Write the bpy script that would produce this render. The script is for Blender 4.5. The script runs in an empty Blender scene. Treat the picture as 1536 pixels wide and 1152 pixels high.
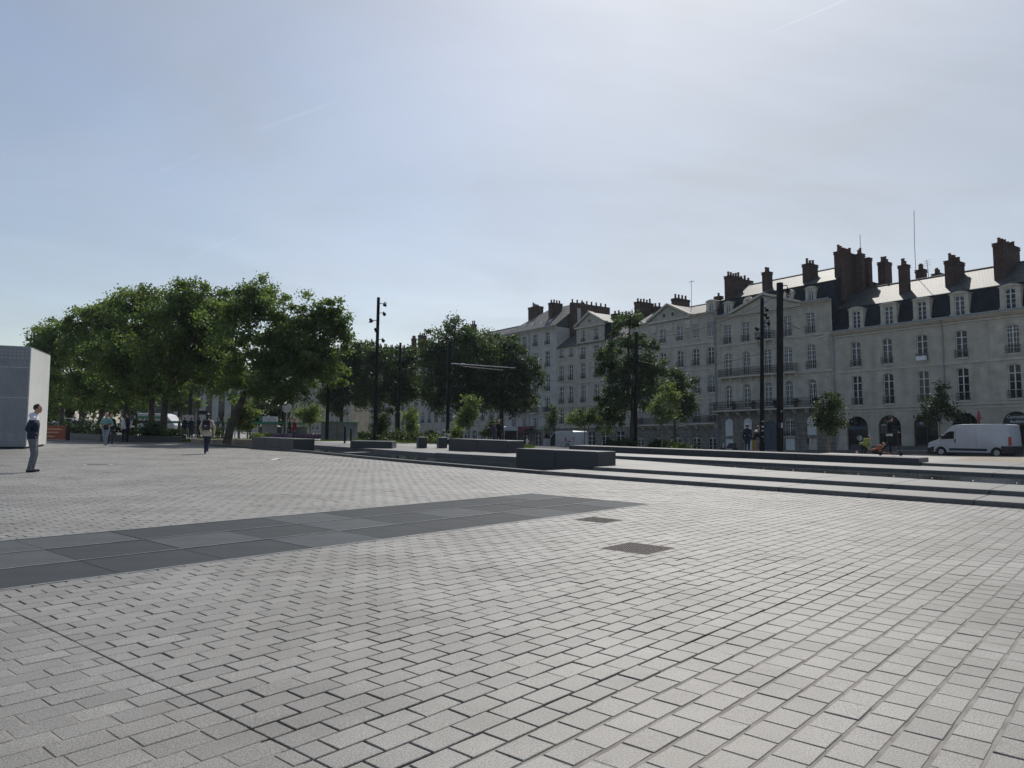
import bpy, bmesh, math, random
from mathutils import Vector, Matrix, noise
random.seed(7)
scene = bpy.context.scene
COL = scene.collection
R = math.radians
PI = math.pi

# ------------------------------------------------------------------ camera frame (eye 1.45 m, pitched up 3.1 deg, rolled 1 deg)
FPX, PITCH, ROLL, EYE = 1154.0, R(3.08), R(1.0), 1.45
CAM = Vector((0, 0, EYE))
_f = Vector((0, math.cos(PITCH), math.sin(PITCH)))
_r0 = Vector((1, 0, 0)); _u0 = Vector((0, -math.sin(PITCH), math.cos(PITCH)))
_r = _r0*math.cos(ROLL) + _u0*math.sin(ROLL)
_u = -_r0*math.sin(ROLL) + _u0*math.cos(ROLL)
def ray(x, y): return _f + _r*((x-768)/FPX) + _u*((576-y)/FPX)
def W(x, y, z=0.0):
    "survey: where the sight line through a photo point meets the level z"
    d = ray(x, y); return CAM + d*((z-EYE)/d.z)
def WD(x, y, D):
    "survey: point on the sight line at distance D north"
    d = ray(x, y); return CAM + d*(D/d.y)
# plaza grid: u runs north-east along the paving courses, v north-west
UD = Vector((.648, .762, 0)).normalized(); VD = Vector((-.762, .648, 0)).normalized()
def UV(u, v, z=0.0): return UD*u + VD*v + Vector((0, 0, z))
def toUV(p): return p.x*UD.x+p.y*UD.y, p.x*VD.x+p.y*VD.y
# frame of the terrace of town houses (the whole quay leans by 1.75 deg)
_az, _el = R(-36.5), R(-1.75)
RU = -Vector((math.sin(_az)*math.cos(_el), math.cos(_az)*math.cos(_el), math.sin(_el)))
RI = Vector((math.cos(_az), -math.sin(_az), 0))          # into the houses
RT = RU.cross(RI)
P0 = Vector((39.53, 72.18, 0))
ROW = Matrix(((RU.x, RI.x, RT.x, P0.x), (RU.y, RI.y, RT.y, P0.y), (RU.z, RI.z, RT.z, P0.z), (0, 0, 0, 1)))
def FP(x, y, back=0.0):
    "survey: coordinates (along, up) on the facade plane set back by 'back' metres"
    d = ray(x, y); o = P0 + RI*back; k = (o-CAM).dot(RI)/d.dot(RI); p = CAM + d*k - P0
    return p.dot(RU), p.dot(RT)
def RW(s, n, t): return P0 + RU*s - RI*n + RT*t           # n metres out from the facade

# ------------------------------------------------------------------ materials
def mat(name, c, rough=.7, c2=None, scale=4.0, bump=0.0, bscale=None, spec=.4, metal=0.0, detail=5.0, coord='Object', stretch=(1,1,1), lo=.35, hi=.65, trans=None, tint=0.0, extra=None):
    m = bpy.data.materials.new(name); m.use_nodes = True
    nt = m.node_tree; N = nt.nodes; L = nt.links
    b = N['Principled BSDF']
    b.inputs['Roughness'].default_value = rough
    b.inputs['Specular IOR Level'].default_value = spec
    b.inputs['Metallic'].default_value = metal
    b.inputs['Base Color'].default_value = (*c, 1)
    tc = N.new('ShaderNodeTexCoord'); mp = N.new('ShaderNodeMapping'); mp.inputs['Scale'].default_value = stretch
    L.new(tc.outputs[coord], mp.inputs['Vector'])
    out = None
    if c2 is not None:
        nz = N.new('ShaderNodeTexNoise'); nz.inputs['Scale'].default_value = scale; nz.inputs['Detail'].default_value = detail
        L.new(mp.outputs[0], nz.inputs['Vector'])
        rp = N.new('ShaderNodeValToRGB'); rp.color_ramp.elements[0].position = lo; rp.color_ramp.elements[1].position = hi
        rp.color_ramp.elements[0].color = (*c, 1); rp.color_ramp.elements[1].color = (*c2, 1)
        L.new(nz.outputs['Fac'], rp.inputs['Fac']); out = rp.outputs['Color']
        L.new(out, b.inputs['Base Color'])
    if tint:
        at = N.new('ShaderNodeAttribute'); at.attribute_name = 'tint'
        mm = N.new('ShaderNodeMath'); mm.operation = 'MULTIPLY_ADD'; mm.inputs[1].default_value = tint; mm.inputs[2].default_value = 1-tint*.5
        L.new(at.outputs['Fac'], mm.inputs[0])
        mx = N.new('ShaderNodeMix'); mx.data_type = 'RGBA'; mx.blend_type = 'MULTIPLY'; mx.inputs[0].default_value = 1
        if out: L.new(out, mx.inputs[6])
        else: mx.inputs[6].default_value = (*c, 1)
        L.new(mm.outputs[0], mx.inputs[7]); out = mx.outputs[2]
        L.new(out, b.inputs['Base Color'])
    if bump:
        bz = N.new('ShaderNodeTexNoise'); bz.inputs['Scale'].default_value = bscale or scale*6; bz.inputs['Detail'].default_value = 4
        L.new(mp.outputs[0], bz.inputs['Vector'])
        bp = N.new('ShaderNodeBump'); bp.inputs['Strength'].default_value = min(1, bump); bp.inputs['Distance'].default_value = .02
        L.new(bz.outputs['Fac'], bp.inputs['Height']); L.new(bp.outputs[0], b.inputs['Normal'])
    if trans:
        tr = N.new('ShaderNodeBsdfTranslucent'); ms = N.new('ShaderNodeMixShader'); ms.inputs[0].default_value = trans
        if out: 
            g = N.new('ShaderNodeMix'); g.data_type = 'RGBA'; g.blend_type = 'MULTIPLY'; g.inputs[0].default_value = 1; g.inputs[7].default_value = (1.35, 1.45, .62, 1)
            L.new(out, g.inputs[6]); L.new(g.outputs[2], tr.inputs['Color'])
        else: tr.inputs['Color'].default_value = (*c, 1)
        L.new(b.outputs[0], ms.inputs[1]); L.new(tr.outputs[0], ms.inputs[2])
        L.new(ms.outputs[0], N['Material Output'].inputs['Surface'])
    if extra: extra(nt, b, mp, out)
    return m

def masonry(bw, bh, mortar=.02, dark=.8, amt=.5):
    "course joints of the stone blocks in the facade plane"
    def ex(nt, b, mp, out):
        N = nt.nodes; L = nt.links
        sp = N.new('ShaderNodeSeparateXYZ'); L.new(mp.outputs[0], sp.inputs[0])
        cb = N.new('ShaderNodeCombineXYZ'); ad = N.new('ShaderNodeMath'); ad.operation = 'ADD'
        L.new(sp.outputs[0], ad.inputs[0]); L.new(sp.outputs[1], ad.inputs[1])
        L.new(ad.outputs[0], cb.inputs[0]); L.new(sp.outputs[2], cb.inputs[1])
        br = N.new('ShaderNodeTexBrick'); br.inputs['Scale'].default_value = 1
        br.inputs['Brick Width'].default_value = bw; br.inputs['Row Height'].default_value = bh
        br.inputs['Mortar Size'].default_value = mortar; br.inputs['Mortar Smooth'].default_value = .3
        br.inputs['Color1'].default_value = (1, 1, 1, 1); br.inputs['Color2'].default_value = (.86, .86, .86, 1); br.inputs['Mortar'].default_value = (dark, dark, dark, 1)
        L.new(cb.outputs[0], br.inputs['Vector'])
        mx = N.new('ShaderNodeMix'); mx.data_type = 'RGBA'; mx.blend_type = 'MULTIPLY'; mx.inputs[0].default_value = amt
        L.new(out, mx.inputs[6]); L.new(br.outputs['Color'], mx.inputs[7])
        # rain streaks: noise stretched along the height
        m2 = N.new('ShaderNodeMapping'); m2.inputs['Scale'].default_value = (1.3, 1.3, .12); L.new(mp.outputs[0], m2.inputs[0])
        nz = N.new('ShaderNodeTexNoise'); nz.inputs['Scale'].default_value = 1.0; nz.inputs['Detail'].default_value = 6; L.new(m2.outputs[0], nz.inputs[0])
        rp = N.new('ShaderNodeValToRGB'); rp.color_ramp.elements[0].position = .3; rp.color_ramp.elements[1].position = .6
        rp.color_ramp.elements[0].color = (.76, .745, .71, 1); rp.color_ramp.elements[1].color = (1, 1, 1, 1)
        L.new(nz.outputs['Fac'], rp.inputs[0])
        my = N.new('ShaderNodeMix'); my.data_type = 'RGBA'; my.blend_type = 'MULTIPLY'; my.inputs[0].default_value = .8
        L.new(mx.outputs[2], my.inputs[6]); L.new(rp.outputs[0], my.inputs[7])
        L.new(my.outputs[2], b.inputs['Base Color'])
        bp = N.new('ShaderNodeBump'); bp.inputs['Strength'].default_value = .6; bp.inputs['Distance'].default_value = .02
        L.new(br.outputs['Color'], bp.inputs['Height']); L.new(bp.outputs[0], b.inputs['Normal'])
    return ex

M = {}
def granite(name, a, b2, scale, tint=.0, rough=.62, spec=.4, big=.82):
    "speckled stone: fine grain, plus broad wear patches"
    def ex(nt, b, mp, out):
        N = nt.nodes; L = nt.links
        nz = N.new('ShaderNodeTexNoise'); nz.inputs['Scale'].default_value = .55; nz.inputs['Detail'].default_value = 7; nz.inputs['Roughness'].default_value = .65
        tc = N.new('ShaderNodeTexCoord'); L.new(tc.outputs['Object'], nz.inputs['Vector'])
        rp = N.new('ShaderNodeValToRGB'); rp.color_ramp.elements[0].position = .38; rp.color_ramp.elements[1].position = .6
        rp.color_ramp.elements[0].color = (big, big*.985, big*.96, 1); rp.color_ramp.elements[1].color = (1, 1, 1, 1)
        L.new(nz.outputs['Fac'], rp.inputs[0])
        mx = N.new('ShaderNodeMix'); mx.data_type = 'RGBA'; mx.blend_type = 'MULTIPLY'; mx.inputs[0].default_value = 1
        L.new(out, mx.inputs[6]); L.new(rp.outputs[0], mx.inputs[7])
        # gum marks and small stains
        vo = N.new('ShaderNodeTexVoronoi'); vo.inputs['Scale'].default_value = 1.7; vo.inputs['Randomness'].default_value = 1; L.new(tc.outputs['Object'], vo.inputs['Vector'])
        sz = N.new('ShaderNodeMath'); sz.operation = 'MULTIPLY'; sz.inputs[1].default_value = .085; L.new(vo.outputs['Color'], sz.inputs[0])
        df = N.new('ShaderNodeMath'); df.operation = 'SUBTRACT'; L.new(sz.outputs[0], df.inputs[0]); L.new(vo.outputs['Distance'], df.inputs[1])
        mk = N.new('ShaderNodeMapRange'); mk.inputs[1].default_value = -.01; mk.inputs[2].default_value = .02; L.new(df.outputs[0], mk.inputs[0])
        ml = N.new('ShaderNodeMath'); ml.operation = 'MULTIPLY'; ml.inputs[1].default_value = .3; L.new(mk.outputs[0], ml.inputs[0])
        my = N.new('ShaderNodeMix'); my.data_type = 'RGBA'; L.new(ml.outputs[0], my.inputs[0]); L.new(mx.outputs[2], my.inputs[6]); my.inputs[7].default_value = (.05, .048, .045, 1)
        L.new(my.outputs[2], b.inputs['Base Color'])
    return mat(name, a, rough, b2, scale, bump=.16, bscale=scale*1.2, spec=spec, tint=tint, detail=3, extra=ex)

M['paver'] = granite('granite_paver', (.110,.106,.100), (.285,.274,.258), 120, tint=.32, rough=.52, spec=.42, big=.70)
M['plaza'] = granite('granite_paving_far', (.15,.145,.138), (.20,.194,.184), 2.2, rough=.56, spec=.4, big=.88)
M['sand'] = mat('joint_sand', (.17,.155,.14), .95, (.25,.235,.215), 6)
M['dirt'] = mat('joint_dirt', (.025,.024,.023), .95, (.05,.047,.043), 6)
M['step'] = granite('step_granite', (.075,.076,.078), (.165,.162,.158), 45, rough=.48, spec=.45, big=.8)
M['bench'] = granite('bench_granite', (.020,.024,.029), (.058,.063,.07), 60, rough=.4, spec=.4, big=.82)
M['terrace'] = granite('terrace_granite', (.16,.156,.15), (.23,.225,.215), 8, rough=.55)
M['asphalt'] = mat('asphalt', (.045,.046,.05), .9, (.085,.085,.088), 3, bump=.2)
M['gravel'] = mat('earth_strip', (.20,.17,.13), .95, (.30,.26,.21), 6, bump=.4)
M['soil'] = mat('town_ground', (.040,.041,.042), .95, (.075,.074,.07), .6)
M['limestone'] = mat('limestone', (.415,.382,.318), .85, (.535,.498,.422), 1.1, extra=masonry(.85,.33,.012,.72,.55))
M['limestone_warm'] = mat('limestone_warm', (.415,.372,.30), .85, (.535,.492,.41), .9, extra=masonry(.8,.3,.012,.7,.6))
M['limestone_grey'] = mat('limestone_grey', (.39,.36,.31), .85, (.51,.475,.415), 1.0, extra=masonry(.9,.36,.012,.74,.45))
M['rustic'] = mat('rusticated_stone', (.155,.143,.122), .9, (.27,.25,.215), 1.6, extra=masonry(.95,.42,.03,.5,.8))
M['trim'] = mat('stone_trim', (.43,.39,.325), .85, (.55,.51,.43), 2)
M['render'] = mat('lime_render', (.38,.36,.33), .9, (.47,.45,.41), .8, bump=.1)
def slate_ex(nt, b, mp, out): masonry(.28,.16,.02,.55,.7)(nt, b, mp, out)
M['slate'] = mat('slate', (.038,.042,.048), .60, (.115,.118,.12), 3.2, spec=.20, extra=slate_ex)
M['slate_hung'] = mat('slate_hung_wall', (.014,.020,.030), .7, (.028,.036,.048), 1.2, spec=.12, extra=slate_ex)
M['zinc'] = mat('zinc', (.22,.23,.25), .45, (.30,.31,.33), 3, spec=.5, metal=.3)
M['brick'] = mat('chimney_brick', (.062,.038,.034), .9, (.10,.060,.050), 3, extra=masonry(.24,.08,.012,.8,.7))
M['pot'] = mat('terracotta_pot', (.09,.045,.035), .85, (.13,.07,.05), 8)
M['white_paint'] = mat('window_paint', (.60,.60,.58), .5, (.70,.70,.68), 3)
M['blue_paint'] = mat('blue_door_paint', (.04,.065,.09), .45, (.055,.08,.11), 3)
M['glass'] = mat('window_glass', (.010,.012,.015), .05, spec=.42)
M['curtain'] = mat('curtained_glass', (.025,.028,.032), .06, (.085,.085,.085), 2.0, spec=.42, stretch=(6,6,.4))
M['iron'] = mat('wrought_iron', (.018,.018,.02), .5, (.03,.03,.032), 9)
M['steel_black'] = mat('black_painted_steel', (.004,.0045,.006), .5, (.008,.0085,.010), 5, spec=.15)
M['steel'] = mat('galvanised_steel', (.35,.36,.37), .45, (.45,.46,.47), 6, metal=.6)
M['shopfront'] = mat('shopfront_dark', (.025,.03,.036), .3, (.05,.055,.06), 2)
M['letter_white'] = mat('sign_letter_white', (.72,.72,.72), .5)
M['red'] = mat('sign_red', (.45,.03,.03), .4, (.55,.05,.05), 3)
M['awning'] = mat('awning_cloth', (.10,.022,.03), .9, (.15,.035,.04), 4)
M['van_white'] = mat('van_paint', (.42,.43,.46), .32, (.48,.49,.52), .9, spec=.5)
M['plastic'] = mat('black_plastic', (.014,.014,.016), .55, (.025,.025,.027), 9)
M['rubber'] = mat('tyre_rubber', (.012,.012,.012), .85, (.022,.022,.022), 20)
M['rim'] = mat('wheel_rim', (.30,.31,.32), .4, (.42,.43,.44), 12, metal=.5)
M['lamp_red'] = mat('tail_lamp', (.38,.012,.014), .2, spec=.6)
M['lamp_clear'] = mat('head_lamp', (.55,.57,.6), .12, spec=.8)
M['orange'] = mat('orange_board', (.20,.052,.026), .55, (.25,.068,.034), 4)
M['bark'] = mat('plane_bark', (.035,.03,.024), .95, (.085,.075,.058), 3.5, bump=.5)
M['bark_pale'] = mat('young_bark', (.16,.11,.065), .9, (.26,.19,.12), 8)
def leafmat(name, a, b2, tr): return mat(name, a, .55, b2, .55, spec=.32, trans=tr, tint=.62)
M['leaf'] = leafmat('plane_leaf', (.062,.102,.042), (.118,.160,.058), .48)
M['leaf_dark'] = leafmat('lime_leaf', (.038,.066,.036), (.068,.100,.046), .38)
M['leaf_light'] = leafmat('sapling_leaf', (.085,.118,.050), (.145,.18,.075), .45)
M['leaf_shrub'] = leafmat('shrub_leaf', (.032,.052,.022), (.056,.078,.030), .35)
M['grass'] = mat('grass_blade', (.06,.10,.02), .8, (.10,.14,.03), 2, trans=.3)
M['water'] = mat('pool_water', (.010,.013,.015), .03, spec=.5, bump=.10, bscale=9)
M['flower'] = mat('lavender_flower', (.09,.06,.12), .8, (.14,.10,.17), 20)
M['skin'] = mat('skin', (.42,.24,.17), .55, (.47,.28,.20), 6)
M['hair'] = mat('dark_hair', (.016,.012,.010), .55, (.03,.022,.017), 30)
M['hair_fair'] = mat('brown_hair', (.14,.075,.04), .6, (.2,.11,.06), 30)
def cloth(name, c): return mat(name, c, .9, tuple(min(1, x*1.35+.003) for x in c), 9, bump=.15, bscale=30)
for k, c in dict(navy=(.012,.017,.035), white=(.55,.54,.60), grey=(.105,.115,.125), black=(.010,.010,.012), teal=(.10,.19,.20), bluegrey=(.13,.16,.20), beige=(.40,.34,.28),
                 jean=(.02,.027,.05), purple=(.06,.045,.08), mustard=(.30,.17,.02), hiviz=(.17,.22,.05), orangevest=(.21,.08,.04), redtop=(.16,.02,.025), palegrey=(.42,.42,.43), darkgrey=(.04,.042,.047)).items():
    M['c_'+k] = cloth('cloth_'+k, c)

# ------------------------------------------------------------------ mesh builder and tagging
class MB:
    def __init__(s): s.v = []; s.f = []; s.m = []; s.mi = 0
    def quad(s, a, b, c, d): return s.poly([a, b, c, d])
    def poly(s, pts):
        i = len(s.v); s.v += [tuple(p) for p in pts]; s.f.append(tuple(range(i, i+len(pts)))); s.m.append(s.mi); return s
    def box(s, x0, x1, y0, y1, z0, z1):
        i = len(s.v)
        s.v += [(x, y, z) for z in (z0, z1) for y in (y0, y1) for x in (x0, x1)]
        for q in ((0,2,3,1),(4,5,7,6),(0,1,5,4),(2,6,7,3),(0,4,6,2),(1,3,7,5)): s.f.append(tuple(i+k for k in q)); s.m.append(s.mi)
        return s
    def hexa(s, p):
        "8 corners: bottom ring 0-3, top ring 4-7"
        i = len(s.v); s.v += [tuple(q) for q in p]
        for q in ((3,2,1,0),(4,5,6,7),(0,1,5,4),(1,2,6,5),(2,3,7,6),(3,0,4,7)): s.f.append(tuple(i+k for k in q)); s.m.append(s.mi)
        return s
    def tube(s, pts, rad, n=6, cap=True):
        pts = [Vector(p) for p in pts]
        if not isinstance(rad, (list, tuple)): rad = [rad]*len(pts)
        i0 = len(s.v); ref = None
        for k, p in enumerate(pts):
            d = (pts[min(k+1, len(pts)-1)] - pts[max(k-1, 0)]).normalized()
            if ref is None: ref = d.orthogonal().normalized()
            ref = (ref - d*ref.dot(d)); ref = ref.normalized() if ref.length > 1e-6 else d.orthogonal().normalized()
            w = d.cross(ref)
            for j in range(n):
                a = 2*PI*j/n; s.v.append(tuple(p + (ref*math.cos(a)+w*math.sin(a))*rad[k]))
        for k in range(len(pts)-1):
            for j in range(n):
                a = i0+k*n+j; b = i0+k*n+(j+1) % n
                s.f.append((a, b, b+n, a+n)); s.m.append(s.mi)
        if cap:
            s.f.append(tuple(i0+j for j in reversed(range(n)))); s.m.append(s.mi)
            e = i0+(len(pts)-1)*n; s.f.append(tuple(e+j for j in range(n))); s.m.append(s.mi)
        return s
    def lathe(s, prof, c=(0,0,0), n=16, axis='z'):
        i0 = len(s.v)
        for r, h in prof:
            for j in range(n):
                a = 2*PI*j/n; x, y = r*math.cos(a), r*math.sin(a)
                q = (x, y, h) if axis == 'z' else ((h, x, y) if axis == 'x' else (y, h, x))
                s.v.append((q[0]+c[0], q[1]+c[1], q[2]+c[2]))
        for k in range(len(prof)-1):
            for j in range(n):
                a = i0+k*n+j; b = i0+k*n+(j+1) % n; s.f.append((a, b, b+n, a+n)); s.m.append(s.mi)
        s.f.append(tuple(i0+j for j in reversed(range(n)))); s.m.append(s.mi)
        e = i0+(len(prof)-1)*n; s.f.append(tuple(e+j for j in range(n))); s.m.append(s.mi)
        return s
    def extrude_y(s, prof, y0, y1):
        "closed outline in x,z between two y"
        i = len(s.v); n = len(prof)
        s.v += [(x, y0, z) for x, z in prof] + [(x, y1, z) for x, z in prof]
        s.f.append(tuple(range(i, i+n))); s.m.append(s.mi); s.f.append(tuple(reversed(range(i+n, i+2*n)))); s.m.append(s.mi)
        for k in range(n):
            a, b = i+k, i+(k+1) % n; s.f.append((b, a, a+n, b+n)); s.m.append(s.mi)
        return s
    def mesh(s, name, mats, smooth=False):
        me = bpy.data.meshes.new(name); me.from_pydata(s.v, [], s.f)
        for m in (mats if isinstance(mats, (list, tuple)) else [mats]): me.materials.append(m)
        if any(s.m): me.polygons.foreach_set('material_index', s.m)
        if smooth: me.polygons.foreach_set('use_smooth', [True]*len(s.f))
        me.update(); return me
    def build(s, name, mats, parent=None, smooth=False, loc=None, fix=True):
        me = s.mesh(name, mats, smooth)
        if fix:
            bm = bmesh.new(); bm.from_mesh(me); bmesh.ops.recalc_face_normals(bm, faces=bm.faces); bm.to_mesh(me); bm.free()
        return link(name, me, parent, loc)
def link(name, data, parent=None, loc=None, rot=None):
    o = bpy.data.objects.new(name, data); COL.objects.link(o)
    if parent: o.parent = parent
    if loc is not None: o.location = loc
    if rot is not None: o.rotation_euler = rot
    return o
def tag(o, label, cat, group=None, kind=None):
    o['label'] = label; o['category'] = cat
    if group: o['group'] = group
    if kind: o['kind'] = kind
    return o
def thing(name, label, cat, loc=(0,0,0), rz=0.0, group=None, mw=None):
    o = bpy.data.objects.new(name, None); COL.objects.link(o); o.empty_display_size = .2
    if mw is not None: o.matrix_world = mw
    else: o.location = loc; o.rotation_euler = (0, 0, rz)
    return tag(o, label, cat, group)
def struct(o): o['kind'] = 'structure'; return o
def copy_tree(o, parent=None):
    c = o.copy(); COL.objects.link(c)
    if parent: c.parent = parent; c.matrix_parent_inverse = o.matrix_parent_inverse.copy()
    for ch in list(o.children): copy_tree(ch, c)
    return c
def bevel(o, w, seg=2, ang=30):
    bm = bmesh.new(); bm.from_mesh(o.data); bmesh.ops.remove_doubles(bm, verts=bm.verts, dist=1e-5)
    es = [e for e in bm.edges if len(e.link_faces) == 2 and e.calc_face_angle(0) > R(ang)]
    bmesh.ops.bevel(bm, geom=es, offset=w, segments=seg, affect='EDGES', profile=.5, clamp_overlap=True)
    bm.to_mesh(o.data); bm.free(); return o
def text_mesh(name, txt, size, m, parent, mw_local, thick=.01, align='CENTER'):
    cu = bpy.data.curves.new(name, 'FONT'); cu.body = txt; cu.size = size; cu.extrude = thick; cu.align_x = align
    t = bpy.data.objects.new(name, cu); COL.objects.link(t)
    dg = bpy.context.evaluated_depsgraph_get(); me = bpy.data.meshes.new_from_object(t.evaluated_get(dg))
    bpy.data.objects.remove(t); me.materials.clear(); me.materials.append(m)
    o = link(name, me, parent); o.matrix_local = mw_local; return o
SKY_STRENGTH = 0.11
EXPOSURE = 0.06
# ------------------------------------------------------------------ camera
cam = bpy.data.cameras.new('camera'); camo = bpy.data.objects.new('camera', cam); COL.objects.link(camo)
cam.sensor_fit = 'HORIZONTAL'; cam.sensor_width = 36; cam.lens = FPX/1536*36; cam.clip_end = 8000; cam.clip_start = .05
b_ = -_f
camo.matrix_world = Matrix(((_r.x, _u.x, b_.x, CAM.x), (_r.y, _u.y, b_.y, CAM.y), (_r.z, _u.z, b_.z, CAM.z), (0, 0, 0, 1)))
scene.camera = camo

# ------------------------------------------------------------------ light: sun ahead and high, a little right
SAZ, SEL = R(14), R(48)
sd = Vector((math.sin(SAZ)*math.cos(SEL), math.cos(SAZ)*math.cos(SEL), math.sin(SEL)))
sun = bpy.data.lights.new('sun', 'SUN'); sun.energy = 4.2; sun.angle = R(.55); sun.color = (1, .955, .88)
suno = bpy.data.objects.new('sun', sun); COL.objects.link(suno); suno.rotation_euler = (-sd).to_track_quat('-Z', 'Y').to_euler()
wd = bpy.data.worlds.new('World'); scene.world = wd; wd.use_nodes = True
nt = wd.node_tree; N_ = nt.nodes; L_ = nt.links; bg = N_['Background']
sky = N_.new('ShaderNodeTexSky'); sky.sky_type = 'NISHITA'; sky.sun_disc = False; sky.sun_elevation = SEL; sky.sun_rotation = SAZ
sky.air_density = 1.0; sky.dust_density = 1.2; sky.ozone_density = 1.5; sky.altitude = 20
# thin high cloud: soft streaks of cirrus veil whitening the blue, and three old vapour trails
tcw = N_.new('ShaderNodeTexCoord')
def vmath(op, a, bvec=None):
    n = N_.new('ShaderNodeVectorMath'); n.operation = op; L_.new(a, n.inputs[0])
    if bvec is not None: n.inputs[1].default_value = bvec
    return n
def fmath(op, a, b=None, c=None, clamp=False):
    n = N_.new('ShaderNodeMath'); n.operation = op; n.use_clamp = clamp
    for i, q in enumerate((a, b, c)):
        if q is None: continue
        if isinstance(q, (int, float)): n.inputs[i].default_value = q
        else: L_.new(q, n.inputs[i])
    return n.outputs[0]
spx = N_.new('ShaderNodeSeparateXYZ'); L_.new(tcw.outputs['Generated'], spx.inputs[0])
zc = fmath('MAXIMUM', spx.outputs[2], .04)
px_ = fmath('DIVIDE', spx.outputs[0], fmath('ADD', zc, .12)); py_ = fmath('DIVIDE', spx.outputs[1], fmath('ADD', zc, .12))
cv = N_.new('ShaderNodeCombineXYZ'); L_.new(px_, cv.inputs[0]); L_.new(py_, cv.inputs[1])
def cloudlayer(rot, sc, scale, detail, lo, hi, dist):
    mp = N_.new('ShaderNodeMapping'); mp.inputs['Rotation'].default_value = (0, 0, rot); mp.inputs['Scale'].default_value = sc
    L_.new(cv.outputs[0], mp.inputs[0]); nz = N_.new('ShaderNodeTexNoise'); nz.inputs['Scale'].default_value = scale; nz.inputs['Detail'].default_value = detail
    nz.inputs['Distortion'].default_value = dist; nz.inputs['Roughness'].default_value = .55
    L_.new(mp.outputs[0], nz.inputs['Vector'])
    mr = N_.new('ShaderNodeMapRange'); mr.interpolation_type = 'SMOOTHSTEP'; mr.inputs[1].default_value = lo; mr.inputs[2].default_value = hi
    L_.new(nz.outputs['Fac'], mr.inputs[0]); return mr.outputs[0]
c1 = cloudlayer(.35, (1, .42, 1), .9, 7, .38, .78, .6)
c2 = cloudlayer(-.5, (.5, 1.6, 1), 1.6, 8, .45, .85, .9)
veil = fmath('ADD', fmath('MULTIPLY', c1, .30), fmath('MULTIPLY', c2, .16))
mrx = N_.new('ShaderNodeMapRange'); mrx.interpolation_type = 'SMOOTHSTEP'; mrx.inputs[1].default_value = -.55; mrx.inputs[2].default_value = .35; mrx.inputs[3].default_value = .26; mrx.inputs[4].default_value = .68; L_.new(spx.outputs[0], mrx.inputs[0])
mry = N_.new('ShaderNodeMapRange'); mry.interpolation_type = 'SMOOTHSTEP'; mry.inputs[1].default_value = -.4; mry.inputs[2].default_value = .5; mry.inputs[3].default_value = .35; mry.inputs[4].default_value = 1.0; L_.new(spx.outputs[1], mry.inputs[0])
veil = fmath('MULTIPLY', fmath('ADD', veil, mrx.outputs[0]), mry.outputs[0])
def trail(p, q, wid, amt):
    a = ray(*p).normalized(); b = ray(*q).normalized(); n = a.cross(b).normalized(); mid = (a+b).normalized()
    d = fmath('ABSOLUTE', vmath('DOT_PRODUCT', tcw.outputs['Generated'], n).outputs['Value'])
    nz = N_.new('ShaderNodeTexNoise'); nz.inputs['Scale'].default_value = 60; L_.new(tcw.outputs['Generated'], nz.inputs['Vector'])
    w = fmath('MULTIPLY', nz.outputs['Fac'], wid*2)
    m = fmath('SUBTRACT', 1, fmath('DIVIDE', d, w), clamp=True)
    along = vmath('DOT_PRODUCT', tcw.outputs['Generated'], mid).outputs['Value']
    half = a.dot(mid)
    mr = N_.new('ShaderNodeMapRange'); mr.interpolation_type = 'SMOOTHSTEP'; mr.inputs[1].default_value = half; mr.inputs[2].default_value = half+(1-half)*.7
    L_.new(along, mr.inputs[0])
    return fmath('MULTIPLY', fmath('MULTIPLY', m, mr.outputs[0]), amt)
pass
trails = [trail((1140, 55), (1300, -14), .0014, .26), trail((370, 202), (510, 150), .0026, .07), trail((230, 262), (310, 228), .0024, .05), trail((270, 392), (380, 345), .004, .05)]
veil = fmath('MINIMUM', veil, .92)
bw = N_.new('ShaderNodeRGBToBW'); L_.new(sky.outputs[0], bw.inputs[0])
wc = N_.new('ShaderNodeMix'); wc.data_type = 'RGBA'; wc.blend_type = 'MULTIPLY'; wc.inputs[0].default_value = 1; wc.inputs[7].default_value = (1.05, 1.07, 1.10, 1)
L_.new(bw.outputs[0], wc.inputs[6])
wk_ = N_.new('ShaderNodeMix'); wk_.data_type = 'RGBA'; wk_.inputs[0].default_value = .68; L_.new(wc.outputs[2], wk_.inputs[6]); wk_.inputs[7].default_value = (3.22, 3.66, 4.26, 1)
wl_ = N_.new('ShaderNodeMix'); wl_.data_type = 'RGBA'; wl_.blend_type = 'MULTIPLY'; wl_.inputs[0].default_value = 1; L_.new(wk_.outputs[2], wl_.inputs[6])
cl3 = fmath('ADD', fmath('MULTIPLY', cloudlayer(.1, (.6, .9, 1), .7, 8, .3, .75, 1.2), .34), .88); L_.new(cl3, wl_.inputs[7])
mxs = N_.new('ShaderNodeMix'); mxs.data_type = 'RGBA'; L_.new(veil, mxs.inputs[0]); L_.new(sky.outputs[0], mxs.inputs[6]); sdot = fmath('MAXIMUM', vmath('DOT_PRODUCT', vmath('NORMALIZE', tcw.outputs['Generated']).outputs[0], sd).outputs['Value'], 0)
glow = fmath('ADD', fmath('MULTIPLY', fmath('POWER', sdot, 9), 1.15), fmath('MULTIPLY', fmath('POWER', sdot, 45), 5.5))
gc = N_.new('ShaderNodeMix'); gc.data_type = 'RGBA'; gc.blend_type = 'MULTIPLY'; gc.inputs[0].default_value = 1; gc.inputs[6].default_value = (1, .985, .95, 1); L_.new(glow, gc.inputs[7])
ga = N_.new('ShaderNodeMix'); ga.data_type = 'RGBA'; ga.blend_type = 'ADD'; ga.inputs[0].default_value = 1; L_.new(wl_.outputs[2], ga.inputs[6]); L_.new(gc.outputs[2], ga.inputs[7]); L_.new(ga.outputs[2], mxs.inputs[7])
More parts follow.
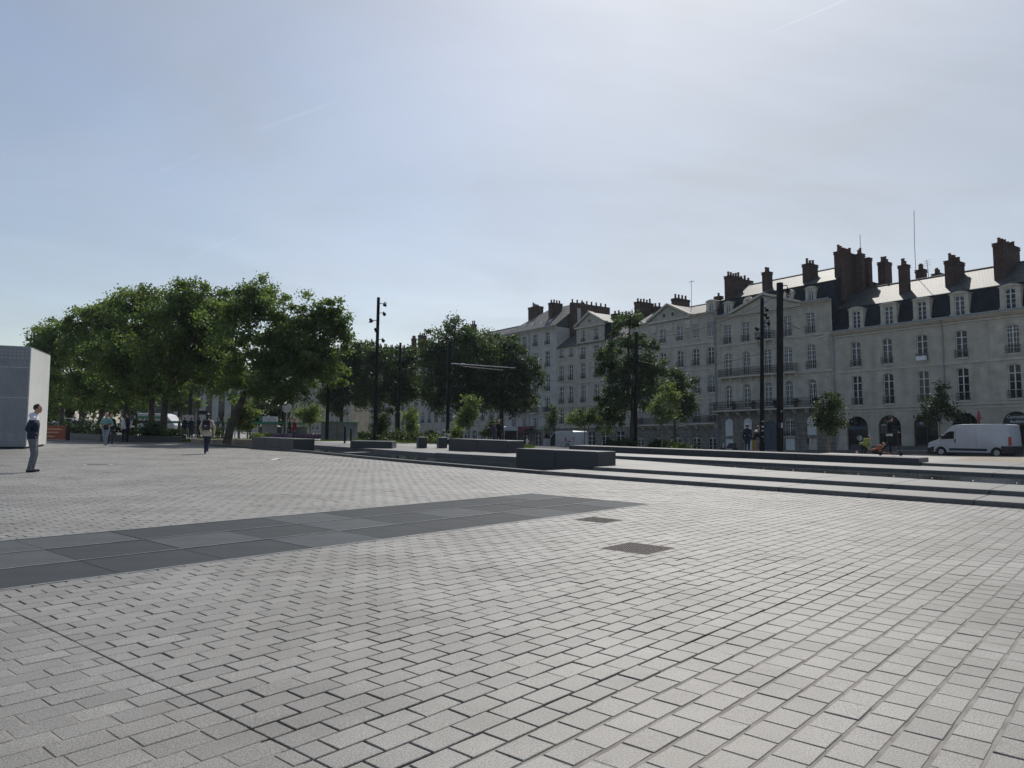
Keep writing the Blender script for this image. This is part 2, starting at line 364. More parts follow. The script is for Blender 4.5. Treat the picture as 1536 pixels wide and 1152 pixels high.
tsum = trails[0]
for t in trails[1:]: tsum = fmath('ADD', tsum, t)
mt = N_.new('ShaderNodeMix'); mt.data_type = 'RGBA'; L_.new(tsum, mt.inputs[0]); L_.new(mxs.outputs[2], mt.inputs[6]); mt.inputs[7].default_value = (8.2, 8.6, 9.2, 1)
L_.new(mt.outputs[2], bg.inputs['Color']); bg.inputs['Strength'].default_value = SKY_STRENGTH
vs = scene.view_settings; vs.view_transform = 'Standard'; vs.look = 'None'; vs.gamma = 1; vs.exposure = EXPOSURE
scene.cycles.use_denoising = True
scene.cycles.max_bounces = 8; scene.cycles.sample_clamp_indirect = 6; scene.cycles.sample_clamp_direct = 0

# ------------------------------------------------------------------ ground
RL = [(-15, 18.0), (0, 18.0), (10, 18.0), (14, 18.2), (17, 18.65), (20, 19.05), (24, 19.8), (30.7, 21.3), (37.5, 22.1), (44, 22.4)]
def interp(tab, x):
    if x <= tab[0][0]: return tab[0][1]
    for (a, fa), (b, fb) in zip(tab, tab[1:]):
        if x <= b: return fa + (fb-fa)*(x-a)/(b-a)
    return tab[-1][1]
def rl(v): return interp(RL, v)
def sstep(a, b, x):
    t = max(0, min(1, (x-a)/(b-a))); return t*t*(3-2*t)
def zg(x, y):
    p = Vector((x, y, 0))-P0; s = p.dot(RU); n = -p.dot(RI)
    zs = max(-4, min(.6, RU.z*s - .62))
    return zs*(1-sstep(16, 40, n)) if n > 0 else zs
mb = MB(); gx = [-700, -350]+[-160+6*i for i in range(54)]+[350, 700]; gy = [-120]+[-30+6*i for i in range(50)]+[400, 750]
for j in range(len(gy)):
    for i in range(len(gx)): mb.v.append((gx[i], gy[j], zg(gx[i], gy[j])-.075))
for j in range(len(gy)-1):
    for i in range(len(gx)-1):
        a = j*len(gx)+i; mb.f.append((a, a+1, a+1+len(gx), a+len(gx))); mb.m.append(0)
struct(mb.build('town_ground', M['soil']))
def grid_sheet(name, m, u0, u1, v0, v1, st, zf, keep=None):
    mb = MB(); nu = int(round((u1-u0)/st)); nv = int(round((v1-v0)/st)); idx = {}
    def vid(i, j):
        if (i, j) not in idx:
            p = UV(u0+i*st, v0+j*st); idx[i, j] = len(mb.v); mb.v.append((p.x, p.y, zf(u0+i*st, v0+j*st)))
        return idx[i, j]
    for i in range(nu):
        for j in range(nv):
            if keep is None or keep(u0+(i+.5)*st, v0+(j+.5)*st):
                mb.f.append((vid(i, j), vid(i+1, j), vid(i+1, j+1), vid(i, j+1))); mb.m.append(0)
    return struct(mb.build(name, m, fix=False))
def in_pav(u, v, m=0):
    p = UV(u, v); return 1.4 < p.y < 37-m and abs(p.x) < .76*p.y+2.4-m and u < rl(v)+.4
grid_sheet('plaza_paving_far', M['plaza'], -40, 24, -18, 74, 1.0, lambda u, v: -.004, lambda u, v: u < rl(v)+.25 and not in_pav(u, v, 1.6) and (UV(u, v).y < 50.2))
# joints: empty and dark in the middle field, filled with sand near the movement joints and on the right
V_WIDE = 2.5
def joint_z(u, v):
    n = noise.noise(Vector((u*.8, v*.8, 3.1)))
    if u < 2.05 or u > 8.9: z = -.003
    elif v < V_WIDE: z = -.0035
    else: z = -.034
    if u > 8.9 and v > 4: z = -.006
    return z - .006*max(0, n) if z < -.02 else z - .003*abs(n)
def empty_joint(u, v): return joint_z(u, v) < -.02
grid_sheet('joint_bed', M['sand'], -14, 24, -18, 50, .5, lambda u, v: max(joint_z(u, v), -.009), lambda u, v: in_pav(u, v) and not empty_joint(u, v))
grid_sheet('joint_bed', M['dirt'], -14, 24, -18, 50, .5, lambda u, v: min(joint_z(u, v), -.02), lambda u, v: in_pav(u, v) and empty_joint(u, v))
GR = (-6.2, 12.95, 7.48, 10.40)          # floor grating u0 u1 v0 v1
DR1 = (7.78, 8.48, 4.56, 5.20); DR2 = (9.84, 10.40, 6.50, 7.06)
def holes(u0, u1, v0, v1, g=.012):
    "trim one paver against gratings and covers: list of leftover rectangles"
    rs = [(u0, u1, v0, v1)]
    for (a, b, c, d) in (GR, DR1, DR2):
        out = []
        for (p, q, r_, s) in rs:
            if q <= a-g or p >= b+g or s <= c-g or r_ >= d+g: out.append((p, q, r_, s)); continue
            if p < a-g-.03: out.append((p, a-g, r_, s))
            if q > b+g+.03: out.append((b+g, q, r_, s))
            pp, qq = max(p, a-g), min(q, b+g)
            if r_ < c-g-.03: out.append((pp, qq, r_, c-g))
            if s > d+g+.03: out.append((pp, qq, d+g, s))
        rs = out
    return rs
pv = MB(); tints = []
rnd = random.Random(3)
def paver(u0, u1, v0, v1, dep=.07, jj=.0016):
    for (a, b, c, d) in holes(u0, u1, v0, v1):
        if b-a < .03 or d-c < .03: continue
        z0 = rnd.gauss(0, .0011); tu, tv = rnd.gauss(0, .0035), rnd.gauss(0, .0045); uc, vc = (a+b)/2, (c+d)/2
        bv = .0035; j = lambda: rnd.uniform(-jj, jj)
        i = len(pv.v); cs = [(a+j(), c+j()), (b+j(), c+j()), (b+j(), d+j()), (a+j(), d+j())]
        for k, (u, v) in enumerate(cs):
            p = UV(u, v); pv.v.append((p.x, p.y, -dep))
        for (u, v) in cs:
            p = UV(u, v); pv.v.append((p.x, p.y, z0+(u-uc)*tu+(v-vc)*tv-.0035))
        for (u, v) in cs:
            u += bv if u < uc else -bv; v += bv if v < vc else -bv
            p = UV(u, v); pv.v.append((p.x, p.y, z0+(u-uc)*tu+(v-vc)*tv))
        fs = [(i+8, i+9, i+10, i+11)]
        for k in range(4):
            k2 = (k+1) % 4; fs += [(i+4+k, i+4+k2, i+8+k2, i+8+k), (i+k, i+k2, i+4+k2, i+4+k)]
        pv.f += fs; pv.m += [0]*len(fs)
        t = min(1, max(0, rnd.gauss(.5, .2))); tints.extend([t]*len(fs))
SEAM_U = [2.05, 8.8, 15.6, 22.4]
vv = -16.0; row = 0
while vv < 49:
    wide = vv < V_WIDE
    pvw, gap_v, gap_u, ln = (.187, .021, .013, .236) if wide else (.164, .0126, .0125, .268)
    if vv < V_WIDE < vv+pvw: pvw = V_WIDE-vv if V_WIDE-vv > .1 else pvw
    uu = -14.0 + (.5*ln if row % 2 else 0)
    while uu < 23:
        l = ln*rnd.uniform(.975, 1.025)
        if any(abs(uu-sm) < 1e-6 for sm in SEAM_U) and row % 2: l = ln*.5
        for sm in SEAM_U:
            if uu < sm-1e-6 and sm < uu+l+.07: l = sm-uu
        if l > .06 and in_pav(uu+l/2, vv+pvw/2): paver(uu+gap_u*rnd.uniform(.3, .6), uu+l-gap_u*.4, vv+gap_v*rnd.uniform(.3, .62), vv+pvw-gap_v*rnd.uniform(.3, .5), jj=.0016 if wide or not 2.05 < uu < 8.8 else .0034)
        uu += l
    vv += pvw; row += 1
me = pv.mesh('plaza_paving', M['paver'])
at = me.attributes.new('tint', 'FLOAT', 'FACE'); at.data.foreach_set('value', tints)
struct(link('plaza_paving', me))

# floor grating: dark panels in three rows, thin pale metal rims
def stripes_ex(pitch, depth_col):
    def ex(nt, b, mp, out):
        N = nt.nodes; L = nt.links
        sp = N.new('ShaderNodeSeparateXYZ'); L.new(mp.outputs[0], sp.inputs[0])
        m1 = N.new('ShaderNodeMath'); m1.operation = 'DIVIDE'; m1.inputs[1].default_value = pitch; L.new(sp.outputs[0], m1.inputs[0])
        fr = N.new('ShaderNodeMath'); fr.operation = 'FRACT'; L.new(m1.outputs[0], fr.inputs[0])
        gt = N.new('ShaderNodeMath'); gt.operation = 'GREATER_THAN'; gt.inputs[1].default_value = .42; L.new(fr.outputs[0], gt.inputs[0])
        mx = N.new('ShaderNodeMix'); mx.data_type = 'RGBA'; L.new(gt.outputs[0], mx.inputs[0]); L.new(out, mx.inputs[6]); mx.inputs[7].default_value = (*depth_col, 1)
        L.new(mx.outputs[2], b.inputs['Base Color'])
    return ex
M['grating_a'] = mat('grating_metal_dark', (.040,.047,.054), .75, (.058,.065,.072), 2.5, spec=.14, extra=stripes_ex(.034, (.022,.026,.030)))
M['grating_b'] = mat('grating_metal_pale', (.078,.087,.096), .75, (.108,.117,.126), 2.5, spec=.14, extra=stripes_ex(.034, (.035,.04,.045)))
uvrot = math.atan2(UD.y, UD.x)
gt = thing('floor_grating', 'long dark band of ribbed metal floor grating set flush in the plaza paving', 'floor grating', UV(0, 0, 0), uvrot)
M['grate_frame'] = mat('grating_frame_steel', (.15,.155,.16), .5, (.22,.225,.23), 6, metal=.3)
f = MB()
for (a, b, c, d) in ((GR[0], GR[1], GR[2]-.012, GR[2]+.022), (GR[0], GR[1], GR[3]-.022, GR[3]+.012), (GR[1]-.022, GR[1]+.012, GR[2]+.022, GR[3]-.022)): f.box(a, b, c, d, -.03, .004)
f.build('frame', M['grate_frame'], gt)
pm = {}
for mk in 'ab':
    p = MB().box(.006, 1.074, .006, .9626, -.045, -.002); pm[mk] = p.mesh('grating_panel', M['grating_'+mk])
k = 0
for r_ in range(3):
    for i in range(18):
        o = link('grating_panel', pm[rnd.choice('aab') if (i+r_) % 2 else rnd.choice('abb')], gt, (GR[1]-.03-1.08*(i+1), GR[2]+.022+r_*.9588, rnd.uniform(-.0015, .0015)))
bars = MB()
for r_ in (1, 2): bars.box(GR[0], GR[1]-.022, GR[2]+.022+r_*.9588-.012, GR[2]+.022+r_*.9588+.008, -.03, .006)
bars.build('joint_bar', M['grate_frame'], gt)
# drain covers: cast plates with raised studs
def cover(rect, label, m):
    a, b, c, d = rect; t = thing('drain_cover', label, 'drain cover', UV((a+b)/2, (c+d)/2), uvrot, 'cast drain covers in the paving')
    w, h = (b-a)/2, (d-c)/2
    MB().box(-w, w, -h, h, -.04, -.004).build('plate', m, t)
    s = MB(); n = 17
    for i in range(n):
        for j in range(n):
            x = -w+(i+.5)*2*w/n; y = -h+(j+.5)*2*h/n; q = w/n*.62
            if not (i % 3 == 1 and j % 3 == 1 and (i+j) % 2): s.hexa([(x-q, y-q, -.005), (x+q, y-q, -.005), (x+q, y+q, -.005), (x-q, y+q, -.005), (x-q*.6, y-q*.6, .006), (x+q*.6, y-q*.6, .006), (x+q*.6, y+q*.6, .006), (x-q*.6, y+q*.6, .006)])
    s.build('tread_pattern', M['cast'], t)
    rim = MB()
    for q in ((-w, w, -h-.014, -h), (-w, w, h, h+.014), (-w-.014, -w, -h, h), (w, w+.014, -h, h)): rim.box(*q, -.03, .001)
    rim.build('rim', M['cast'], t)
M['cast'] = mat('cast_iron_studs', (.21,.175,.145), .5, (.30,.25,.21), 30)
M['cast_dark'] = mat('cast_iron_plate', (.06,.045,.035), .8, (.09,.07,.055), 12)
cover(DR1, 'larger square studded drain cover set in the paving nearest the viewer', M['cast_dark'])
cover(DR2, 'smaller studded drain cover beside the end of the dark floor grating', M['cast_dark'])
t = thing('manhole_cover', 'round dark manhole cover far out on the pale plaza near the standing man', 'manhole cover', (-12.92, 24.2, 0))
MB().lathe([(.34, -.02), (.34, .004)], n=24).build('lid', M['cast_dark'], t); MB().lathe([(.40, -.02), (.40, .001)], n=24).build('ring', M['steel'], t)
t = MB().poly([(-.22, -.05, .012), (-.05, -.09, .02), (.12, -.06, .05), (.24, -.02, .03), (.2, .12, .02), (.02, .1, .06), (-.18, .08, .03)]).build('paper_scrap', M['letter_white'], loc=W(415, 690, 0)+Vector((0, 0, .002)))
tag(t, 'crumpled scrap of white paper lying on the plaza', 'litter')

# ------------------------------------------------------------------ steps, pools, terraces 
def slab_run(name, m, uf, ub, v0, v1, z0, z1, ln=2.0, gap=.008):
    "stone slabs end to end, uf(v) front and ub(v) back edges"
    mb = MB(); v = v0
    while v < v1-.05:
        e = min(v1, v+ln)
        if v1-e < .4: e = v1
        a, b = v+gap/2, e-gap/2
        q = [UV(uf(a), a), UV(ub(a), a), UV(ub(b), b), UV(uf(b), b)]
        mb.hexa([(p.x, p.y, z0) for p in q]+[(p.x, p.y, z1) for p in q]); v = e
    o = struct(mb.build(name, m)); bevel(o, .012, 1, 40); return o
BN = [(-15, 22.2), (3, 22.4), (9.4, 23.2), (13.7, 24.7), (18, 26.0), (22, 27.4)]     # near edge of the upper basin
WN = [(17.0, 23.3), (20, 23.15), (24.4, 23.2), (29.2, 24.1), (36, 25.1), (42, 25.8)]  # far edge of the lower pool
slab_run('lower_step', M['step'], lambda v: rl(v), lambda v: 19.95, -15, 14.3, -.05, .11)
slab_run('upper_step', M['step'], lambda v: 19.8, lambda v: interp(BN, v), -15, 13.5, -.05, .22)
slab_run('walkway', M['step'], lambda v: 21.2 if v < 17.0 else interp(WN, v), lambda v: interp(BN, v) if v < 22 else 27.6, 13.5, 24.0, -.05, .22, ln=2.05)
slab_run('walkway', M['step'], lambda v: interp(WN, v), lambda v: 28.4, 24.0, 42, -.05, .20, ln=3)
slab_run('pool_lip', M['bench'], lambda v: rl(v), lambda v: rl(v)+.28, 14.3, 42, -.05, .10)
slab_run('middle_tier', M['step'], lambda v: 28.35, lambda v: 31.9, -15, 22, -.05, .22, ln=2.4)
slab_run('upper_tier', M['step'], lambda v: 31.75, lambda v: 36.2, -15, 7.0, .0, .33, ln=2.4)
slab_run('back_terrace', M['terrace'], lambda v: 31.9 if v < 22 else 28.4, lambda v: 33.3, 7.0, 42, -.3, .205, ln=3)
slab_run('back_terrace', M['gravel'], lambda v: 36.2, lambda v: 42.0, -15, 7.0, -.4, .31, ln=3)
slab_run('back_terrace', M['terrace'], lambda v: 33.3, lambda v: 42.0, 7.0, 13.5, -.4, .30, ln=3)
def water(name, uf, ub, v0, v1, z, st=1.0):
    mb = MB(); v = v0
    while v < v1:
        a, b = v, min(v1, v+st); mb.quad(UV(uf(a), a, z), UV(ub(a), a, z), UV(ub(b), b, z), UV(uf(b), b, z)); v += st
    return struct(mb.build(name, M['water']))
water('lower_pool_water', lambda v: rl(v)+.2, lambda v: (22.0 if v < 17.0 else interp(WN, v))+.1, 14.25, 42, .08)
water('upper_basin_water', lambda v: interp(BN, v)-.1, lambda v: 28.5, -15, 21, .135)
# stepping strip just awash in the lower pool
a, b = W(517, 679.4, .085), W(550, 678.4, .085); dv = (b-a).normalized(); pr = Vector((-dv.y, dv.x, 0))*.22
q = [a-pr, b-pr, b+pr, a+pr]; struct(MB().hexa([(p.x, p.y, .0) for p in q]+[(p.x, p.y, .10) for p in q]).build('pool_stepping_strip', M['step']))
# small water jets / wet nozzles along the upper basin rim
noz = MB()
for i in range(11):
    p = UV(24.6+.35*i*.3, 1.0+i*1.05); noz.lathe([(.03, .12), (.03, .14), (.02, .145)], (p.x, p.y, 0), 8)
tag(noz.build('fountain_nozzle', M['bench']), 'row of small metal fountain nozzles in the narrow upper basin', 'fountain', kind='stuff')

def bench(label, A, B, depth, z0, z1, joints=()):
    "long granite block: front edge from A to B, depth away from the viewer"
    d = Vector((B.x-A.x, B.y-A.y, 0)); ln = d.length; rz = math.atan2(d.y, d.x)
    t = thing('granite_bench', label, 'bench', (A.x, A.y, z0), rz, 'granite block benches around the pools')
    cuts = [0]+[ln*j for j in joints]+[ln]
    for a, b in zip(cuts, cuts[1:]):
        o = MB().box(a+(.004 if a else 0), b-(.004 if b < ln else 0), 0, depth, 0, z1-z0).build('block', M['bench'], t); bevel(o, .018, 2)
    return t
bench('near long dark granite bench block standing at the end of the steps by the pool', UV(20.2, 16.95), UV(20.2, 13.6), 1.05, .02, .672, (.5,))
bench('granite bench block behind the pool in front of the big dark trees and white truck', UV(26.2, 26.2), UV(25.9, 22.25), 1.1, .2, .77, (.5,))
bench('low wide granite block in front of the tall spotlight pole', W(525, 671.2, .215), W(588, 672.3, .215), 1.5, .2, .545)
bench('granite block standing in the pool in front of the glass tram shelter', W(377, 671.3, .06), W(440, 675.2, .06), 1.2, .0, .61, (.33, .66))
tb = thing('granite_ledge', 'very long low granite ledge behind the upper basin, ending at the scooter rider', 'ledge', UV(31.55, 23.0, .2), math.atan2(-VD.y, -VD.x))
n = 7; ln = 16.0/n
for i in range(n): bevel(MB().box(i*ln+.004, (i+1)*ln-.004, 0, 1.55, 0, .30).build('block', M['bench'], tb), .015, 1)
for px_c, lab in ((634, 'squat granite cube seat, the one farther from the black mast'), (664.5, 'squat granite cube seat standing against the foot of the black mast')):
    t = thing('granite_cube', lab, 'cube seat', W(px_c, 672, .21), .35, 'granite cube seats')
    bevel(MB().box(-.23, .23, 0, .46, 0, .56).build('block', M['bench'], t), .02, 2)
# planter kerbs, left
def kerb_wall(name, label, cat, pts, th, z1, m='bench', z0=-.05, group=None):
    mb = MB()
    for a, b in zip(pts, pts[1:]):
        d = (b-a); d.z = 0; nrm = Vector((-d.y, d.x, 0)).normalized()*th
        q = [a, b, b+nrm, a+nrm]; mb.hexa([(p.x, p.y, z0) for p in q]+[(p.x, p.y, z1) for p in q])
    o = mb.build(name, M[m]); bevel(o, .015, 1); return tag(o, label, cat, group)
kerb_wall('planter_wall', 'low curved granite planter wall under the plane trees', 'planter wall', [W(96, 658, 0), W(150, 661.5, 0), W(190, 663, 0), W(230, 664.3, 0), W(271, 664.6, 0)], .5, .40)
for q, lab in (((286, 318), 'low rough kerb stone left of the walker with the backpack'), ((321, 341), 'low rough kerb stone under the leaning plane trunk'), ((350, 376), 'low rough kerb stone between the leaning trunk and the pool bench')):
    kerb_wall('kerb_stone', lab, 'kerb stone', [W(q[0], 664.5, 0), W(q[1], 665.5, 0)], .45, .26, 'gravel', group='rough kerb stones by the trees')
kb = MB()
pts = [W(x, y, 0) for x, y in ((-40, 659.8), (100, 662.2), (190, 664.4), (272, 665.8), (340, 667), (378, 668.5))]
for a, b in zip(pts, pts[1:]):
    q = [a, b, b+Vector((0, .5, 0)), a+Vector((0, .5, 0))]; kb.hexa([(p.x, p.y, -.05) for p in q]+[(p.x, p.y, .05) for p in q])
struct(kb.build('plaza_kerb', M['step']))
# strip of park path and lawn behind the planter
mb = MB()
for i in range(33):
    for j in range(8):
        x0, x1 = -75+i*2, -73+i*2; y0, y1 = 50+j*6, 56+j*6
        mb.quad((x0, y0, -.02), (x1, y0, -.02), (x1, y1, -.02), (x0, y1, -.02))
struct(mb.build('park_path', M['terrace']))

# ------------------------------------------------------------------ street along the houses
def row_sheet(name, m, n0, n1, t, s0=-175, s1=30, th=.0, st=5, t2=None):
    mb = MB(); s = s0; t2 = t if t2 is None else t2
    while s < s1:
        e = s+st
        mb.quad(RW(s, n0, t), RW(e, n0, t), RW(e, n1, t2), RW(s, n1, t2))
        if th: mb.quad(RW(s, n1, t2), RW(e, n1, t2), RW(e, n1, t2-th), RW(s, n1, t2-th))
        s = e
    return struct(mb.build(name, M[m]))
row_sheet('pavement', 'terrace', -.3, 4.0, -.24, th=.16)
row_sheet('road', 'asphalt', 3.9, 14.0, -.385, t2=-.555)
row_sheet('cobbled_verge', 'gravel', 14.0, 33.0, -.53, s0=0, s1=45, t2=-.37)
def row_wall(label, s0, s1, n0, n1, t0, t1, m='step'):
    a = [RW(s0, n1, t0), RW(s1, n1, t0), RW(s1, n0, t0), RW(s0, n0, t0)]; b = [p+RT*(t1-t0) for p in a]
    o = MB().hexa(a+b).build('low_wall', M[m]); return tag(o, label, 'low wall', 'low granite walls along the street')
row_wall('long low granite wall along the street in front of the white van', -7.3, 4.6, 10.2, 10.7, -.4, -.13)
row_wall('low granite wall behind the scooter rider, nearer the shop arches', -3.2, 5.0, 5.0, 5.4, -.4, .22)
# ------------------------------------------------------------------ houses
def arc_pts(w, t1, rise, n=8):
    "points of an arch head from left springing to right springing, crown at t1, centred on 0"
    if rise <= 0: return [(-w/2, t1), (w/2, t1)]
    r = (w*w/4+rise*rise)/(2*rise); a0 = math.asin(min(1, w/2/r))
    return [(r*math.sin(-a0+2*a0*i/n), t1-r+r*math.cos(-a0+2*a0*i/n)) for i in range(n+1)]
def wall_mesh(mb, s0, s1, t0, t1, ops, rev=.24):
    ss = sorted({s0, s1}|{round(o['s']-o['w']/2, 4) for o in ops}|{round(o['s']+o['w']/2, 4) for o in ops})
    ts = sorted({t0, t1}|{round(o['t0'], 4) for o in ops}|{round(o['t1'], 4) for o in ops})
    ss = [s for s in ss if s0-1e-6 <= s <= s1+1e-6]; ts = [t for t in ts if t0-1e-6 <= t <= t1+1e-6]
    for i in range(len(ss)-1):
        run = None
        for j in range(len(ts)-1):
            c, d = (ss[i]+ss[i+1])/2, (ts[j]+ts[j+1])/2
            hit = any(abs(c-o['s']) < o['w']/2 and o['t0'] < d < o['t1'] for o in ops)
            if hit:
                if run is not None: mb.quad((ss[i], 0, run), (ss[i+1], 0, run), (ss[i+1], 0, ts[j]), (ss[i], 0, ts[j])); run = None
            elif run is None: run = ts[j]
        if run is not None: mb.quad((ss[i], 0, run), (ss[i+1], 0, run), (ss[i+1], 0, ts[-1]), (ss[i], 0, ts[-1]))
    for o in ops:
        a = arc_pts(o['w'], o['t1'], o.get('rise', 0)); a = [(o['s']+x, z) for x, z in a]
        l, r = o['s']-o['w']/2, o['s']+o['w']/2
        if o.get('rise', 0) > 0:
            h = len(a)//2
            mb.poly([(l, 0, o['t1'])]+[(x, 0, z) for x, z in a[:h+1]])
            mb.poly([(r, 0, o['t1'])]+[(x, 0, z) for x, z in reversed(a[h:])])
        path = [(l, o['t0'])]+a+[(r, o['t0'])]
        path.append(path[0])
        for p, q in zip(path, path[1:]): mb.quad((p[0], 0, p[1]), (q[0], 0, q[1]), (q[0], rev, q[1]), (p[0], rev, p[1]))
_wc = {}
def frame_mesh(w, h, rise, style):
    key = (round(w, 2), round(h, 2), round(rise, 2), style)
    if key in _wc: return _wc[key]
    f = MB(); w_, h_ = key[0], key[1]; hs = h_-rise; y0, y1 = .155, .215; b = .065
    f.box(-w_/2, -w_/2+b, y0, y1, 0, hs); f.box(w_/2-b, w_/2, y0, y1, 0, hs); f.box(-w_/2+b, w_/2-b, y0, y1, 0, .09)
    a = arc_pts(w_, h_, rise); ai = arc_pts(w_-2*b, h_-b, rise*(w_-2*b)/w_ if rise else 0)
    for (p, q), (r, s) in zip(zip(a, a[1:]), zip(ai, ai[1:])):
        f.hexa([(p[0], y0, p[1]), (q[0], y0, q[1]), (s[0], y0, s[1]), (r[0], y0, r[1]), (p[0], y1, p[1]), (q[0], y1, q[1]), (s[0], y1, s[1]), (r[0], y1, r[1])])
    if style in ('french', 'grid'):
        tr = min(hs, h_*.74) if rise < w_*.3 else hs
        f.box(-.045, .045, y0-.012, y1, .09, h_-b if rise < w_*.3 else tr)
        f.box(-w_/2+b, w_/2-b, y0-.006, y1-.004, tr-.035, tr+.035)
        m = .016 if style == 'french' else .02
        for k in ((1, 2) if style == 'french' else (1, 2, 3)):
            z = .09+(tr-.125)*k/(3 if style == 'french' else 4); f.box(-w_/2+b, w_/2-b, y0+.012, y1-.01, z-m, z+m)
        if style == 'grid':
            for x in (-w_/4, w_/4): f.box(x-m, x+m, y0+.014, y1-.012, .09, h_-b if rise < w_*.3 else tr)
            if rise < w_*.3: f.box(-w_/2+b, w_/2-b, y0+.013, y1-.011, (tr+h_)/2-m, (tr+h_)/2+m)
        if rise >= w_*.3:      # fanlight bars
            for an in (45, 90, 135): f.tube([(0, .185, tr), ((w_/2-b)*math.cos(R(an)), .185, tr+(rise-b)*math.sin(R(an)))], .022, 4)
            f.tube([((w_/4)*math.cos(R(x)), .185, tr+rise*.5*math.sin(R(x))) for x in range(0, 181, 30)], .02, 4)
    _wc[key] = f.mesh('window', M['white_paint']); return _wc[key]
def pane_mesh(w, h, rise, m):
    key = ('p', round(w, 2), round(h, 2), round(rise, 2), m)
    if key in _wc: return _wc[key]
    w, h, rise = key[1:4]
    a = arc_pts(w-.03, h-.015, rise)
    _wc[key] = MB().poly([(-w/2+.015, .225, .02), (w/2-.015, .225, .02)]+[(x, .225, z) for x, z in reversed(a)]).mesh('pane', M[m]); return _wc[key]
def rail_mesh(w, h, out=.12):
    key = ('r', round(w, 1), round(h, 2), out)
    if key in _wc: return _wc[key]
    w = key[1]; f = MB()
    f.box(-w/2, w/2, -out-.015, -out+.015, h-.03, h+.012); f.box(-w/2, w/2, -out-.012, -out+.012, .06, .09)
    n = max(4, int(w/.11))
    for i in range(n+1):
        x = -w/2+w*i/n; f.box(x-.009, x+.009, -out-.009, -out+.009, .09, h-.03)
    for i in range(n):
        x = -w/2+w*(i+.5)/n; f.box(x-.03, x+.03, -out-.006, -out+.006, h*.5-.03, h*.5+.03)
    if out > .05:
        for x in (-w/2, w/2): f.box(x-.012, x+.012, -out+.015, 0, h-.03, h); f.box(x-.012, x+.012, -out+.015, 0, .06, .085)
    _wc[key] = f.mesh('railing', M['iron']); return _wc[key]
hr = random.Random(11)
class House:
    def __init__(s, name, label, s0, s1, cat='town house', group='terrace of old stone town houses'):
        s.s0, s.s1 = s0, s1; s.ops = []
        s.root = thing(name, label, cat, mw=ROW @ Matrix.Translation((s0, 0, -.36)), group=group); s.z = .36
    def win(s, sc, w, t0, t1, rise=.08, style='french', rail=0, pane=None, ro=.12, sill=True, only_hole=False):
        x = sc-s.s0; o = dict(s=x, w=w, t0=t0+s.z, t1=t1+s.z, rise=rise); s.ops.append(o)
        if only_hole: return o
        h = t1-t0
        f = link('window', frame_mesh(w, h, rise, style), s.root, (x, 0, t0+s.z))
        link('pane', pane_mesh(w, h, rise, pane or hr.choice(['glass', 'glass', 'glass', 'curtain'])), f)
        if rail: link('railing', rail_mesh(w+.16, rail, ro), f)
        if sill:
            key = ('sill', round(w, 1))
            if key not in _wc: _wc[key] = MB().box(-w/2-.12, w/2+.12, -.10, .14, -.12, -.002).mesh('sill', M['trim'])
            link('sill', _wc[key], f)
        return f
    def panel(s, sc, w, t0, t1, rise, m, name='shutter', y=.12):
        x = sc-s.s0; s.ops.append(dict(s=x, w=w, t0=t0+s.z, t1=t1+s.z, rise=rise)); h = t1-t0
        mb = MB(); a = arc_pts(w-.01, h-.005, rise)
        mb.extrude_y([(-w/2+.005, 0), (w/2-.005, 0)]+list(reversed(a)), y, y+.06)
        hs = h-rise
        for k in (-1, 1):
            x0, x1 = sorted((k*.04, k*(w/2-.08)))
            n = max(2, int(hs/.55))
            for i in range(n): mb.box(x0, x1, y-.025, y-.002, hs*i/n+.06, hs*(i+1)/n-.06)
        mb.box(-.02, .02, y-.03, y-.002, .01, hs)
        return mb.build(name, M[m], s.root, loc=(x, 0, t0+s.z))
    def walls(s, tb, tt, m='limestone', m2=None, split=None, depth=11.0, side=None):
        L = s.s1-s.s0; z0, z1 = tb+s.z, tt+s.z
        parts = [(z0, z1, m, 'wall')] if split is None else [(z0, split+s.z, m2, 'ground_storey'), (split+s.z, z1, m, 'wall')]
        for a, b, mm, nm in parts:
            mb = MB(); ops = [o for o in s.ops if a-1e-3 <= o['t0'] and o['t1'] <= b+1e-3]
            wall_mesh(mb, 0, L, a, b, ops)
            mb.mi = 1
            mb.quad((0, 0, a), (0, depth, a), (0, depth, b), (0, 0, b)); mb.quad((L, 0, a), (L, depth, a), (L, depth, b), (L, 0, b))
            mb.quad((0, depth, a), (L, depth, a), (L, depth, b), (0, depth, b))
            mb.build(nm, [M[mm], M[side or mm]], s.root, fix=False)
        # dark room behind the panes
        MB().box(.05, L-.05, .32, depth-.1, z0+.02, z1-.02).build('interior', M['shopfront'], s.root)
    def band(s, t0, t1, out, a=None, b=None, m='trim', name='string_course', y1=-.003):
        a = (a if a is not None else s.s0)-s.s0; b = (b if b is not None else s.s1)-s.s0
        return MB().box(a, b, -out, y1, t0+s.z, t1+s.z).build(name, M[m], s.root)
    def cornice(s, t, a=None, b=None, big=1.0):
        a = (a if a is not None else s.s0)-s.s0; b = (b if b is not None else s.s1)-s.s0; z = t+s.z; mb = MB()
        for o0, h0, h1 in ((.12, -.55, -.42), (.16, -.30, -.20), (.28, -.20, -.10), (.42, -.10, 0)): mb.box(a, b, -o0*big, -.003, z+h0*big, z+h1*big-.002)
        return mb.build('cornice', M['trim'], s.root)
    def gutter(s, t, a=None, b=None, out=.5):
        a = (a if a is not None else s.s0)-s.s0; b = (b if b is not None else s.s1)-s.s0
        return MB().box(a, b, -out, -out+.13, t+s.z+.002, t+s.z+.13).build('gutter', M['zinc'], s.root)
